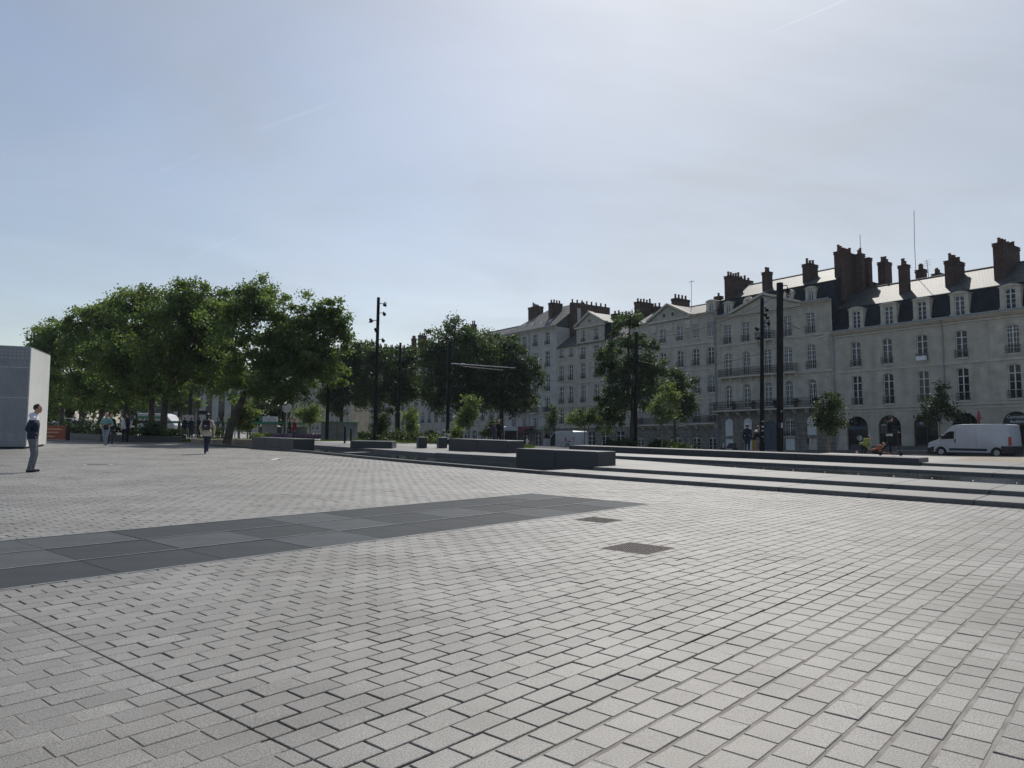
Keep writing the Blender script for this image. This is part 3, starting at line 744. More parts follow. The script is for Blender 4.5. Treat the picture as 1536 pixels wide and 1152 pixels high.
    def pipe(s, sp, t0, t1, r=.055):
        x = sp-s.s0; mb = MB().tube([(x, -.09, t0+s.z), (x, -.09, t1+s.z-.5), (x, -.36, t1+s.z)], r, 8)
        for k in range(int((t1-t0)/1.9)): mb.lathe([(r+.02, 0), (r+.02, .06)], (x, -.09, t0+s.z+.8+k*1.9), 8)
        return mb.build('drainpipe', M['zinc'], s.root)
    def roof(s, prof, a=None, b=None, m='slate', name='roof', ends=True, endm=None):
        "profile of (back, t) points, eave to rear eave; closed below"
        a = (a if a is not None else s.s0)-s.s0; b = (b if b is not None else s.s1)-s.s0; mb = MB()
        P = [(y, t+s.z) for y, t in prof]
        for p, q in zip(P, P[1:]): 
            nseg = max(1, int((b-a)/3))
            mb.quad((a, p[0], p[1]), (b, p[0], p[1]), (b, q[0], q[1]), (a, q[0], q[1]))
        mb.mi = 1
        mb.poly([(a, y, z) for y, z in P]); mb.poly([(b, y, z) for y, z in reversed(P)])
        mb.mi = 0
        k = max(range(len(P)), key=lambda i: P[i][1])
        mb.tube([(a, P[k][0], P[k][1]+.03), (b, P[k][0], P[k][1]+.03)], .09, 6)
        return mb.build(name, [M[m], M[endm or 'slate_hung']], s.root, fix=False)
    def chimney(s, px0, ytop, px1, ybot, back, pots=4, wid=.85, parent=None, maxd=3.0, pale=False):
        "stack seen between photo columns px0..px1, top at ytop, meeting the roof near ybot"
        sa, tt = FP(px0, ytop, back); _, tb = FP(px0, ybot, back); sb, _ = FP(px1, ytop, back)
        vw = ray((px0+px1)/2, ytop); kk = -vw.dot(RU)/vw.dot(RI); dep = max(.7, min(maxd*1.5, (sb-sa-wid)/kk)); x = sa-s.s0
        if sb-sa < wid: wid = sb-sa
        mb = MB(); z0, z1 = tb+s.z-2.2, tt+s.z
        mb.box(x, x+wid, back, back+dep, z0, z1-.32); mb.box(x-.06, x+wid+.06, back-.06, back+dep+.06, z1-.32, z1-.18); mb.box(x-.02, x+wid+.02, back-.02, back+dep+.02, z1-.18, z1-.06); mb.box(x-.08, x+wid+.08, back-.08, back+dep+.08, z1-.06, z1)
        c = mb.build('chimney', M['brick'], s.root)
        if 'pot' not in _wc: _wc['pot'] = MB().lathe([(.15, -.02), (.14, .1), (.12, .45), (.15, .47), (.15, .55), (.10, .55), (.10, .3)], n=10).mesh('chimney_pot', M['pot'], True)
        for i in range(pots):
            k = (i+.5)/pots; link('chimney_pot', _wc['pot'], c, (x+wid/2, back+dep*k, z1)).scale = (1, 1, hr.uniform(.8, 1.35))
        return c
    def dormer(s, sc, w, t0, t1, y=.22, ww=.85, rnd=False, pane=None, wt0=.12, wt1=.42):
        x = sc-s.s0; z0, z1 = t0+s.z, t1+s.z; h = z1-z0; mb = MB()
        wh = h-wt0-wt1
        if rnd:
            fr = [( .5*w*math.cos(R(a)), h*.52+h*.48*math.sin(R(a))) for a in range(-30, 211, 20)]
            outl = [(-w/2, 0), (w/2, 0)]+fr
            n = 14; r = ww/2; cz = h*.5
            outl2 = outl
            # ring wall: outline to round eye
            k = len(outl2); 
            for i in range(n*2):
                a0, a1 = 2*PI*i/(n*2), 2*PI*(i+1)/(n*2)
                def rim(a):
                    best = None
                    d = Vector((math.cos(a), math.sin(a)))
                    for p, q in zip(outl2, outl2[1:]+outl2[:1]):
                        e = Vector(q)-Vector(p); o = Vector(p)-Vector((0, cz)); den = d.x*e.y-d.y*e.x
                        if abs(den) < 1e-9: continue
                        tt = (o.x*e.y-o.y*e.x)/den; uu = (o.x*d.y-o.y*d.x)/den
                        if tt > 0 and -1e-6 <= uu <= 1+1e-6 and (best is None or tt > best): best = tt
                    return (d.x*best, cz+d.y*best)
                A, B = rim(a0), rim(a1); c, d = (r*math.cos(a0), cz+r*math.sin(a0)), (r*math.cos(a1), cz+r*math.sin(a1))
                mb.quad((c[0], 0, c[1]), (A[0], 0, A[1]), (B[0], 0, B[1]), (d[0], 0, d[1])); mb.quad((c[0], 0, c[1]), (d[0], 0, d[1]), (d[0], .25, d[1]), (c[0], .25, c[1]))
                mb.quad((A[0], 0, A[1]), (B[0], 0, B[1]), (B[0], 1.5, B[1]), (A[0], 1.5, A[1]))
            o = mb.build('dormer', M['trim'], s.root, loc=(x, y, z0))
            p = MB().lathe([(r, .2), (r, .21)], (0, 0, cz), 20, 'y').build('pane', M['glass'], o)
            b = MB().box(-r, r, .16, .2, cz-.03, cz+.03).box(-.03, .03, .155, .198, cz-r, cz+r).build('window_bar', M['white_paint'], o)
            return o
        a = arc_pts(w+.1, h, .22)
        op = dict(s=0, w=ww, t0=wt0, t1=wt0+wh, rise=.1)
        wall_mesh(mb, -w/2+.04, w/2-.04, 0, h-.24, [op], .2)
        for k in (-1, 1): mb.box(*sorted((k*(w/2-.04), k*(w/2+.05))), -.02, .05, 0, .3)
        mb.extrude_y([(-w/2-.08, h-.24), (w/2+.08, h-.24), (w/2+.08, h-.20)]+[(q[0]*1.02, q[1]) for q in reversed(a)]+[(-w/2-.08, h-.20)], -.10, 1.9)
        for k in (-1, 1): mb.quad((k*(w/2-.04), 0, 0), (k*(w/2-.04), 1.6, 0), (k*(w/2-.04), 1.6, h-.24), (k*(w/2-.04), 0, h-.24))
        o = mb.build('dormer', M['trim'], s.root, loc=(x, y, z0), fix=False)
        f = link('window', frame_mesh(ww, wh, .1, 'french'), o, (0, -.02, wt0)); link('pane', pane_mesh(ww, wh, .1, pane or 'glass'), o, (0, -.02, wt0))
        return o
    def pediment(s, a, b, t0, t1, eyes=(), out=.35, m='limestone'):
        a -= s.s0; b -= s.s0; z0, z1 = t0+s.z, t1+s.z; c = (a+b)/2; mb = MB()
        th = .26; mb.extrude_y([(a, z0), (b, z0), (c, z1)], -.02, .5); o = mb.build('pediment', M[m], s.root)
        k = MB()
        for (p, q) in (((a-.25, z0), (c, z1+.12)), ((c, z1+.12), (b+.25, z0))):
            k.hexa([(p[0], -out, p[1]), (q[0], -out, q[1]), (q[0], .5, q[1]), (p[0], .5, p[1]), (p[0], -out, p[1]+th), (q[0], -out, q[1]+th), (q[0], .5, q[1]+th), (p[0], .5, p[1]+th)])
        k.box(a-.2, b+.2, -out*.8, -.022, z0-.28, z0-.05); k.build('moulding', M['trim'], o)
        for (ex, ez, r) in eyes:
            MB().lathe([(r, -.04), (r, -.025)], (ex-s.s0, 0, ez+s.z), 14, 'y').build('eye_window', M['glass'], o)
            k2 = MB(); n = 14
            for i in range(n):
                q = [((ex-s.s0)+rr*math.cos(2*PI*j/n), yy, ez+s.z+rr*math.sin(2*PI*j/n)) for yy in (-.07, -.022) for j in (i, i+1) for rr in (r, r+.12)]
                k2.hexa([q[0], q[1], q[3], q[2], q[4], q[5], q[7], q[6]])
            k2.build('eye_frame', M['trim'], o)
        return o
    def balcony(s, a, b, t, out=.75, h=.95, plants=(), brackets=True):
        a -= s.s0; b -= s.s0; z = t+s.z; o = MB().box(a, b, -out, -.003, z-.16, z).build('balcony', M['trim'], s.root)
        f = MB(); f.box(a, b, -out+.02, -out+.06, z+h-.04, z+h); f.box(a, b, -out+.025, -out+.055, z+.08, z+.11)
        n = int((b-a)/.13)
        for i in range(n+1):
            x = a+(b-a)*i/n; f.box(x-.010, x+.010, -out+.03, -out+.05, z, z+h-.04)
            if i < n:
                xm = x+(b-a)/n/2; f.box(xm-.035, xm+.035, -out+.034, -out+.046, z+.3, z+.37); f.box(xm-.035, xm+.035, -out+.034, -out+.046, z+.58, z+.65)
        for x in (a+.03, b-.03):
            f.box(x-.02, x+.02, -out+.02, 0, z+h-.04, z+h)
            for k in range(5): f.box(x-.008, x+.008, -out+.1+k*.13, -out+.12+k*.13, z, z+h-.04)
        f.build('railing', M['iron'], o)
        if brackets:
            k = MB(); m = max(2, int((b-a)/1.4))
            for i in range(m+1):
                x = a+.15+(b-a-.3)*i/m; k.hexa([(x-.1, -.2, z-.62), (x+.1, -.2, z-.62), (x+.1, -.003, z-.62), (x-.1, -.003, z-.62), (x-.1, -out+.1, z-.162), (x+.1, -out+.1, z-.162), (x+.1, -.003, z-.162), (x-.1, -.003, z-.162)])
            k.build('bracket', M['trim'], o)
        return o
def rear(prof, depth=11.0, t=None): return prof+[(depth, t if t is not None else prof[0][1])]

# ---- nearest house: two storeys over shop arches, mansard with stone dormers
A = House('corner_house', 'broad pale stone house on the right with mansard dormers above arched shops', -9.72, 21.0)
for c in (-7.25, -4.02, -.65, 2.87, 7.08, 10.9, 14.6, 18.3):
    st = 'grid' if c == 7.08 else 'french'
    A.win(c, 1.02, 8.25, 10.82, .12, st, rail=.72); A.win(c, 1.02, 4.32, 7.36, .12, 'french', rail=.72)
arches = (-7.38, -4.07, -.62, 2.86, 7.06, 10.9, 14.6, 18.3)
for c in arches: A.win(c, 2.25, -.33, 3.22, 1.05, only_hole=True)
A.walls(-.36, 12.02, 'limestone', 'limestone_warm', 3.62)
A.band(7.72, 7.88, .07); A.band(3.92, 4.04, .10); A.band(3.62, 3.74, .05); A.band(11.2, 11.26, .03)
for c in (-9.5, -8.5, -5.6, -2.35, 1.1, 5.0, 8.9): A.band(4.06, 11.1, .025, c-.16, c+.16, 'limestone', 'pilaster')
A.cornice(12.0); A.gutter(12.02)
MB().box(0, A.s1-A.s0, -.36, .3, A.z+12.0, A.z+12.06).build('parapet', M['zinc'], A.root)
A.pipe(1.28, 3.9, 11.9); A.pipe(-9.62, .2, 11.9)
sA, tA = FP(1236+920/5.12, 340+375/5.12, 5.2)
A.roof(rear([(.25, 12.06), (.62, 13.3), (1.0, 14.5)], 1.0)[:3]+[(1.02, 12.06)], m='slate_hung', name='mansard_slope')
A.roof([(.9, 14.52), (5.2, tA), (10.8, 13.6)], name='roof')
for k, (c, w) in enumerate(((-7.18, 1.6), (-3.82, 1.68), (-.62, 1.66), (2.8, 1.68), (7.0, 1.74), (10.9, 1.7), (14.6, 1.7))):
    A.dormer(c, w, 12.08, 14.45, .16, pane='curtain' if k in (1, 3) else 'glass')
z5 = lambda x, y: (1236+x/5.12, 340+y/5.12)
for (x0, yt, x1, yb, bk, n) in ((568, 300, 655, 470, 2.4, 4), (922, 265, 1080, 435, 2.4, 5), (1293, 130, 1505, 350, 2.2, 6)):
    p, q = z5(x0, yt), z5(x1, yb); A.chimney(p[0], p[1], q[0], q[1], bk, n, maxd=3.4)
for (x0, yt, x1, yb, bk, n) in ((410, 275, 520, 420, 7.5, 4), (700, 335, 790, 420, 7.0, 3), (826, 365, 918, 420, 8.5, 4)):
    p, q = z5(x0, yt), z5(x1, yb); A.chimney(p[0], p[1], q[0], q[1], bk, n, maxd=1.6)
an = MB()
for (x, y0, y1, bk) in ((1371, 316, 404, 6.0), (1390, 390, 412, 7.0)):
    a, b = FP(x+3, y1+8, bk), FP(x, y0, bk)
    an.tube([(a[0]-A.s0, bk, a[1]+A.z-.3), (a[0]-A.s0-.02, bk, (a[1]+b[1])/2+A.z), (b[0]-A.s0, bk, b[1]+A.z)], .028, 5)
a = FP(1390, 392, 7.0)
for dz in (0, -.25, -.5): an.tube([(a[0]-A.s0-.4, 7, a[1]+A.z+dz), (a[0]-A.s0+.4, 7, a[1]+A.z+dz+.1)], .015, 4)
an.build('aerial', M['iron'], A.root)
# shop fronts inside the arches
def shopfront(c, m='shopfront', kind=0):
    x = c-A.s0; mb = MB()
    mb.box(x-1.12, x+1.12, .30, .36, .04, 3.55); o = mb.build('shopfront', M[m], A.root)
    g = MB(); g.box(x-1.0, x-.05, .27, .297, .75, 2.35); g.box(x+.05, x+1.0, .27, .297, .2 if kind else .75, 2.35); g.build('shop_window', M['glass'], o)
    fr = MB(); fr.box(x-1.12, x+1.12, .2, .29, 2.42, 2.5)
    for k in (-.38, .38): fr.box(x+k-.025, x+k+.025, .22, .29, 2.5, 3.4)
    for k in (-1.1, 0, 1.1): fr.box(x+k-.03, x+k+.03, .22, .29, .04, 2.42)
    fr.box(x-1.1, x+1.1, .21, .29, .04, .5); fr.build('frame', M['blue_paint' if kind == 0 else 'shopfront'], o)
    fan = MB(); a = arc_pts(2.1, 3.5, .98); fan.poly([(x-1.05, .28, 2.52)]+[(x+q[0], .28, q[1]) for q in a]+[(x+1.05, .28, 2.52)]); fan.build('fanlight', M['glass'], o)
    return o
for i, c in enumerate(arches): shopfront(c, kind=i % 2)
def local_text(txt, s, t, y, size, parent=None, m='letter_white', house=None):
    h = house or A
    return text_mesh('lettering', txt, size, M[m], parent or h.root, Matrix.Translation((s-h.s0, y, t+h.z)) @ Matrix.Rotation(R(90), 4, 'X'), .012)
sg = MB().box(7.06-1.1-A.s0, 7.06+1.1-A.s0, .12, .2, A.z+2.0, A.z+2.95).build('shop_sign', M['shopfront'], A.root)
local_text('Correction', 7.1, 2.62, .11, .36, sg); local_text('Auditive', 7.1, 2.22, .11, .36, sg)
sg = MB().box(-.62-1.05-A.s0, -.62+1.05-A.s0, .14, .2, A.z+2.15, A.z+2.6).build('shop_sign', M['shopfront'], A.root)
local_text('MI', -1.05, 2.25, .13, .34, sg)
sg = MB().box(-7.38-1.05-A.s0, -7.38+1.05-A.s0, .16, .22, A.z+1.85, A.z+2.2).build('shop_sign', M['blue_paint'], A.root)
# posters and window stickers of the shop by the young tree
q = MB(); q.box(-8.2-A.s0, -7.7-A.s0, .24, .26, A.z-.3, A.z+.15); q.box(-7.1-A.s0, -6.6-A.s0, .24, .26, A.z-.3, A.z+.1); q.lathe([(.28, 0), (.28, .02)], (-7.3-A.s0, .245, A.z+1.0), 16, 'y'); q.build('poster', M['c_palegrey'], A.root)
# red tobacco diamond on a bracket
tb_ = MB(); cs, ct = FP(1468, 626, -.7); x = cs-A.s0
tb_.hexa([(x-.04, -.95, ct+A.z), (x+.04, -.95, ct+A.z), (x+.04, -.68, ct+A.z-.62), (x-.04, -.68, ct+A.z-.62), (x-.04, -.68, ct+A.z+.62), (x+.04, -.68, ct+A.z+.62), (x+.04, -.41, ct+A.z), (x-.04, -.41, ct+A.z)])
bx = tb_.build('projecting_sign', M['red'], A.root); MB().tube([(x, -.5, ct+A.z), (x, -.004, ct+A.z)], .03, 6).build('bracket', M['iron'], bx)
ac = MB().box(-.62-.45-A.s0, -.62+.45-A.s0, -.42, -.05, 8.3+A.z, 8.72+A.z).build('window_box', M['letter_white'], A.root)
# poster panel at the right edge
t = thing('poster_panel', 'turquoise poster panel behind the rear of the white van at the picture edge', 'poster panel', RW(8.9, 8.5, -.34), math.atan2(RU.y, RU.x))
MB().box(-.75, .75, -.08, .08, .25, 2.2).build('frame', M['steel'], t)
MB().box(-.66, .66, -.1, -.081, .35, 2.1).build('sheet', mat('poster_print', (.05,.20,.24), .4, (.35,.42,.45), 1.6, lo=.45, hi=.55), t); MB().box(-.3, .3, -.07, .07, 0, .25).build('foot', M['steel'], t)

# ---- pedimented house with wrought-iron balconies
B = House('pediment_house', 'tall pale house with wide pediment and long iron balconies behind the black masts', -24.85, -9.75)
colsB = (-23.15, -20.6, -17.75, -15.1, -12.27)
for c in colsB:
    B.win(c, 1.0, 12.25, 14.55, 0, 'grid', rail=.8); B.win(c, 1.05, 8.42, 11.15, .22, 'grid', rail=0 if c < -13 else .85, sill=False); B.win(c, 1.0, 4.6, 7.37, .5, 'grid', sill=False)
for c in (-23.26, -20.63, -12.5):
    B.panel(c, 1.2, 1.35, 3.42, .35, 'white_paint'); B.panel(c, 1.2, -.3, 1.05, 0, 'white_paint' if c < -13 else 'trim')
B.win(-15.14, 1.2, 1.25, 3.42, .4, 'grid', rail=.5, pane='glass'); B.panel(-15.14, 1.2, -.3, 1.05, 0, 'white_paint')
B.panel(-17.6, 1.7, -.34, 3.05, .75, 'blue_paint', 'entrance_door')
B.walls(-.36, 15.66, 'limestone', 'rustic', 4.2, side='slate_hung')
B.band(12.0, 12.17, .10); B.band(8.05, 8.2, .12, b=None); B.cornice(15.66, big=.85); B.gutter(15.66, -24.8, -22.6); B.gutter(15.66, -13.2, -9.8)
for a, b in ((-24.8, -24.1), (-10.55, -9.85)):
    k = MB(); i = 0; z = 4.3
    while z < 15.0: k.box(a-B.s0, b-B.s0-(.18 if i % 2 else 0), -.05, -.003, z+B.z, z+.40+B.z); z += .46; i += 1
    k.build('quoins', M['limestone_warm'], B.root)
B.pediment(-22.5, -13.4, 15.68, 17.25, ())
B.win  # (small window of the pediment)
fpd = link('window', frame_mesh(.5, .8, .1, 'french'), B.root, (-17.76-B.s0, -.24, 16.05+B.z)); link('pane', pane_mesh(.5, .8, .1, 'glass'), B.root, (-17.76-B.s0, -.25, 16.05+B.z))
B.balcony(-24.85, -11.2, 4.36, .85, 1.0); B.balcony(-24.2, -13.9, 8.3, .55, .92, brackets=True); B.balcony(-19.0, -16.6, 12.2, .5, .9)
for i, (c, w) in enumerate(((-23.12, 1.25), (-12.25, 1.28))): B.dormer(c, w, 15.75, 17.45, .2, ww=.62, wt1=.5)
for c in (-20.4, -15.0): B.dormer(c, 1.3, 16.2, 17.6, .3, ww=.62, rnd=True)
sB, tB = FP(1036+1065/6.4, 360+335/6.4, 5.2)
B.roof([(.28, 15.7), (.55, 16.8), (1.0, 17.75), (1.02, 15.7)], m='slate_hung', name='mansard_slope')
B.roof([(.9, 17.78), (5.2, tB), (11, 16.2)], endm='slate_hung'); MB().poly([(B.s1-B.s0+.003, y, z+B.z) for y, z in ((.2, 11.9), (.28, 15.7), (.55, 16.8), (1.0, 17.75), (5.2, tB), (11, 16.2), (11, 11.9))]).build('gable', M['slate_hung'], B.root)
z6 = lambda x, y: (1036+x/6.4, 360+y/6.4)
for (x0, yt, x1, yb, bk, n) in ((322, 350, 500, 560, 1.2, 5), (440, 385, 600, 480, 4.5, 3), (683, 312, 785, 480, 2.0, 2), (1070, 235, 1222, 410, 2.0, 3)):
    p, q = z6(x0, yt), z6(x1, yb); B.chimney(p[0], p[1], q[0], q[1], bk, n, maxd=3.2)
for (x0, yt, x1, yb, bk, n, md) in ((75, 195, 235, 420, 1.9, 6, 3.4), (232, 215, 290, 420, 4.4, 2, 1.0), (288, 246, 368, 430, 6.2, 0, 1.9)):
    p, q = z5(x0, yt), z5(x1, yb); B.chimney(p[0], p[1], q[0], q[1], bk, n, maxd=md, wid=.8)
MB().box(B.s1-B.s0-.5, B.s1-B.s0-.002, 6.5, 14.0, 12+B.z, FP(1310, 418, 7)[1]+B.z).build('party_wall', M['slate_hung'], B.root)
a, b = FP(1291, 392, 4), FP(1290, 352, 4); MB().tube([(a[0]-B.s0, 4, a[1]+B.z-.5), (b[0]-B.s0, 4, b[1]+B.z)], .03, 5).build('aerial', M['iron'], B.root)
B.pipe(-24.78, .2, 15.5)
for c in (-22.0, -19.3, -16.4, -13.9, -11.6):
    pb = MB().lathe([(.14, 0), (.2, .3)], (c-B.s0, -.6, 4.37+B.z), 8).build('planter_pot', M['pot'], B.root); V_, F_, T_, _c = [], [], [], 0
    for k in range(70):
        g = Vector((hr.gauss(0, .14), hr.gauss(0, .14), hr.gauss(0, .14))); q = Vector((c-B.s0, -.6, 4.37+B.z+.62))+g; i0 = len(V_); a = Vector((hr.gauss(0, 1), hr.gauss(0, 1), hr.gauss(0, 1))).normalized()*.09; e = a.orthogonal(); V_ += [tuple(q-a), tuple(q+e), tuple(q+a), tuple(q-e)]; F_.append((i0, i0+1, i0+2, i0+3))
    me = bpy.data.meshes.new('potted_bush'); me.from_pydata(V_, [], F_); me.materials.append(M['leaf_shrub']); link('potted_bush', me, pb)

# ---- house behind the tall tree, two parts: pediment and flat eaves
Cc = House('eaves_house', 'grey house with pediment and twin round eye windows behind the tall narrow tree', -39.5, -24.87)
for c in (-37.4, -33.35, -30.5, -27.98, -25.65):
    Cc.win(c, .95, 13.48, 15.25, .0, 'grid', rail=.5 if c < -29 else 0); Cc.win(c, 1.0, 10.05, 12.2, .12, 'french', rail=.7); Cc.win(c, 1.0, 6.62, 8.75, .12, 'grid', rail=.75); Cc.win(c, 1.0, 3.05, 5.4, .1, 'grid', rail=.8)
for c in (-37.6, -34.6, -31.2, -28.2, -25.75): Cc.win(c, 1.2, -.3, 1.65, .55, 'french', pane='glass', sill=False)
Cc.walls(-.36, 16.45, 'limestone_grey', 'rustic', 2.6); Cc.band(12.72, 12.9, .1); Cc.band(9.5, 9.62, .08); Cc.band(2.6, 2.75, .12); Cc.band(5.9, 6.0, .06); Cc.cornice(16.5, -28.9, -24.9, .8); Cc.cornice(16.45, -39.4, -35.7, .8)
for c in (-34.9, -32.0, -29.1): Cc.band(14.9, 15.9, .12, c-.45, c+.45, 'trim', 'carved_console')
Cc.pediment(-35.7, -28.9, 16.45, 18.15, ((-33.0, 17.0, .28), (-31.55, 17.0, .28)), m='limestone_grey')
Cc.balcony(-29.5, -24.9, 2.95, .6, .9); Cc.balcony(-38.5, -31, 2.95, .6, .9)
sC, tC = FP(830+1330/6.4, 440+150/6.4, 4.5)
Cc.roof([(.1, 16.5), (4.6, tC+.3), (11, 16.0)], m='slate')
Cc.roof([(-.2, 18.3), (-.2, 18.3), (5, 18.3)], -35.0, -29.6, m='slate', name='roof') if False else None
prf = MB()
for k in (-1, 1):
    xr = -32.3-Cc.s0; e = xr+k*3.75; prf.quad((xr, -.3, 18.42+Cc.z), (e, -.3, 16.55+Cc.z), (e, 6.5, 16.55+Cc.z), (xr, 6.5, 18.42+Cc.z))
prf.build('pediment_roof', M['slate'], Cc.root, fix=False)
Cc.dormer(-25.9, 1.5, 16.55, 18.1, .5, ww=.6)
z7 = lambda x, y: (830+x/6.4, 440+y/6.4)
for (x0, yt, x1, yb, bk, n) in ((776, 85, 965, 250, 3.2, 5), (940, 130, 1060, 190, 6.0, 2), (1132, 52, 1312, 150, 5.0, 4)):
    p, q = z7(x0, yt), z7(x1, yb); Cc.chimney(p[0], p[1], q[0], q[1], bk, n, maxd=4.0)
p, q = z6(225, 545), z6(285, 600); Cc.chimney(p[0], p[1], q[0], q[1], 3.0, 1, maxd=1)
a, b = FP(1037, 455, 4), FP(1037, 420, 4); MB().tube([(a[0]-Cc.s0, 4, a[1]+Cc.z-.6), (b[0]-Cc.s0, 4, b[1]+Cc.z)], .03, 5).box(b[0]-Cc.s0-.4, b[0]-Cc.s0+.5, 3.98, 4.02, b[1]+Cc.z-.25, b[1]+Cc.z-.2).build('aerial', M['iron'], Cc.root)
Cc.pipe(-25.0, .2, 16.3)

# ---- narrow five-window house with little central gable
E_ = House('gable_house', 'grey house with a small central gable, between hipped roof and tall narrow tree', -54.7, -39.55)
for c in (-48.7, -45.95): E_.win(c, .8, 15.25, 16.92, 0, 'french', rail=.5)
for c in (-53.6, -51.4): E_.win(c, .75, 13.3, 14.6, 0, 'french', rail=.35)
for c in (-48.8, -46.0, -43.2): E_.win(c, .95, 12.68, 14.55, 0, 'french', rail=.75)
for c in (-53.68, -51.52, -48.8, -46.0, -43.3, -40.9):
    E_.win(c, 1.0, 9.82, 12.15, 0, 'french', rail=.75, pane='glass'); E_.win(c, 1.0, 6.38, 8.98, .15, 'french', rail=.75, pane='glass' if c < -50 else 'curtain'); E_.win(c, 1.0, 3.4, 5.75, 0, 'french', rail=.7)
for c in (-53, -50.2, -47.2, -44.4, -41.4): E_.win(c, 1.6, -.3, 2.2, 0, 'french', pane='glass', sill=False)
E_.walls(-.36, 14.9, 'limestone_grey', 'rustic', 2.75); E_.band(9.2, 9.35, .08); E_.band(5.95, 6.1, .1); E_.band(2.8, 2.95, .1); E_.band(12.35, 12.45, .06)
ops = [dict(s=c-E_.s0, w=.8, t0=15.25+E_.z, t1=16.92+E_.z, rise=0) for c in (-48.7, -45.95)]
mb = MB(); wall_mesh(mb, -50.2-E_.s0, -44.2-E_.s0, 14.9+E_.z, 17.55+E_.z, ops); mb.mi = 1
for x in (-50.2, -44.2): mb.quad((x-E_.s0, 0, 14.9+E_.z), (x-E_.s0, 5, 14.9+E_.z), (x-E_.s0, 5, 17.55+E_.z), (x-E_.s0, 0, 17.55+E_.z))
mb.build('attic_wall', [M['limestone_grey'], M['slate_hung']], E_.root, fix=False)
E_.pediment(-50.2, -44.2, 17.55, 19.2, ((-47.3, 18.2, .25),), m='limestone_grey')
E_.roof([(-.25, 14.9), (5.5, 18.9), (11, 15)]); prf = MB()
for k in (-1, 1):
    xr = -47.2-E_.s0; e = xr+k*3.3; prf.quad((xr, -.35, 19.45+E_.z), (e, -.35, 17.65+E_.z), (e, 7.5, 17.65+E_.z), (xr, 7.5, 19.45+E_.z))
prf.build('pediment_roof', M['slate'], E_.root, fix=False)
for (x0, yt, x1, yb, bk, n) in ((555, 200, 740, 290, 3.0, 4), (385, 190, 470, 215, 6.0, 2)):
    p, q = z7(x0, yt), z7(x1, yb); E_.chimney(p[0], p[1], q[0], q[1], bk, n, maxd=3.0)

# ---- tall house with bare hipped roof
D = House('hipped_house', 'tall grey house with hipped slate roof and brick stacks, right of the big dark trees', -68.2, -54.75)
for c in (-65.65, -62.85, -60.0, -57.0):
    for (a, b, rl_) in ((15.75, 17.65, .6), (12.25, 14.75, .7), (8.5, 11.2, .8), (5.35, 7.6, .8), (2.9, 4.5, .0)): D.win(c, 1.1, a, b, 0, 'french', rail=rl_, pane='glass' if c > -58 else None)
for c in (-66, -62.5, -59.5, -56.6): D.win(c, 1.7, -.3, 2.4, .5, 'french', pane='glass', sill=False)
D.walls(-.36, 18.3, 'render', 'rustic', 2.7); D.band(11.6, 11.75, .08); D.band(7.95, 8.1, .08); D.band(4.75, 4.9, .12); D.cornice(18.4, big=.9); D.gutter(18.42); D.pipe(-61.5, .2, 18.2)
for c in (-65.65, -62.85, -60.0, -57.0): D.balcony(c-.8, c+.8, 5.3, .5, .85, brackets=False)
L = D.s1-D.s0; _, th = FP(822, 464.5, 5.5); rb = MB(); z0 = 18.42+D.z; z1 = th+D.z
rb.quad((-.4, -.4, z0), (L, -.4, z0), (L, 5.5, z1), (5.2, 5.5, z1)); rb.poly([(-.4, -.4, z0), (5.2, 5.5, z1), (-.4, 11.4, z0)]); rb.quad((-.4, 11.4, z0), (5.2, 5.5, z1), (L, 5.5, z1), (L, 11.4, z0)); rb.poly([(L, -.4, z0), (L, 11.4, z0), (L, 5.5, z1)])
rf = rb.build('roof', M['slate'], D.root, fix=False)
for k in range(4): MB().hexa([(3.5+k*2.2, 1.0+.25*(k % 2), z0+.9), (4.1+k*2.2, 1.0, z0+.9), (4.1+k*2.2, 1.6, z0+1.45), (3.5+k*2.2, 1.6, z0+1.45), (3.5+k*2.2, .95, z0+1.0), (4.1+k*2.2, .95, z0+1.0), (4.1+k*2.2, 1.55, z0+1.55), (3.5+k*2.2, 1.55, z0+1.55)]).build('skylight', M['zinc'], rf)
z8 = lambda x, y: (740+x/10.24, 440+y/10.24)
p, q = z8(535, 222), z8(770, 370); c_ = D.chimney(p[0], p[1], q[0], q[1], 4.6, 4, maxd=3.5, wid=2.4)
p, q = z8(845, 150), z8(1065, 450); D.chimney(p[0], p[1], q[0], q[1], 2.4, 4, maxd=3.4)
s_a, t_a = FP(*z8(1060, 235), 3.6); s_b, _ = FP(*z8(1060, 540), 3.6)
pw = MB().box(.02, .6, 2.6, 10.6, 14.5+E_.z, t_a+.4+E_.z).build('party_wall', M['brick'], E_.root)
for k in range(3): MB().box(.603, .66, 3.6+k*2.1, 4.3+k*2.1, 14.6+E_.z, t_a-.4-k*.1+E_.z).build('render_strip', M['render'], pw)
for k in range(8): link('chimney_pot', _wc['pot'], pw, (.3, 2.9+k*1.0, t_a+.4+E_.z))

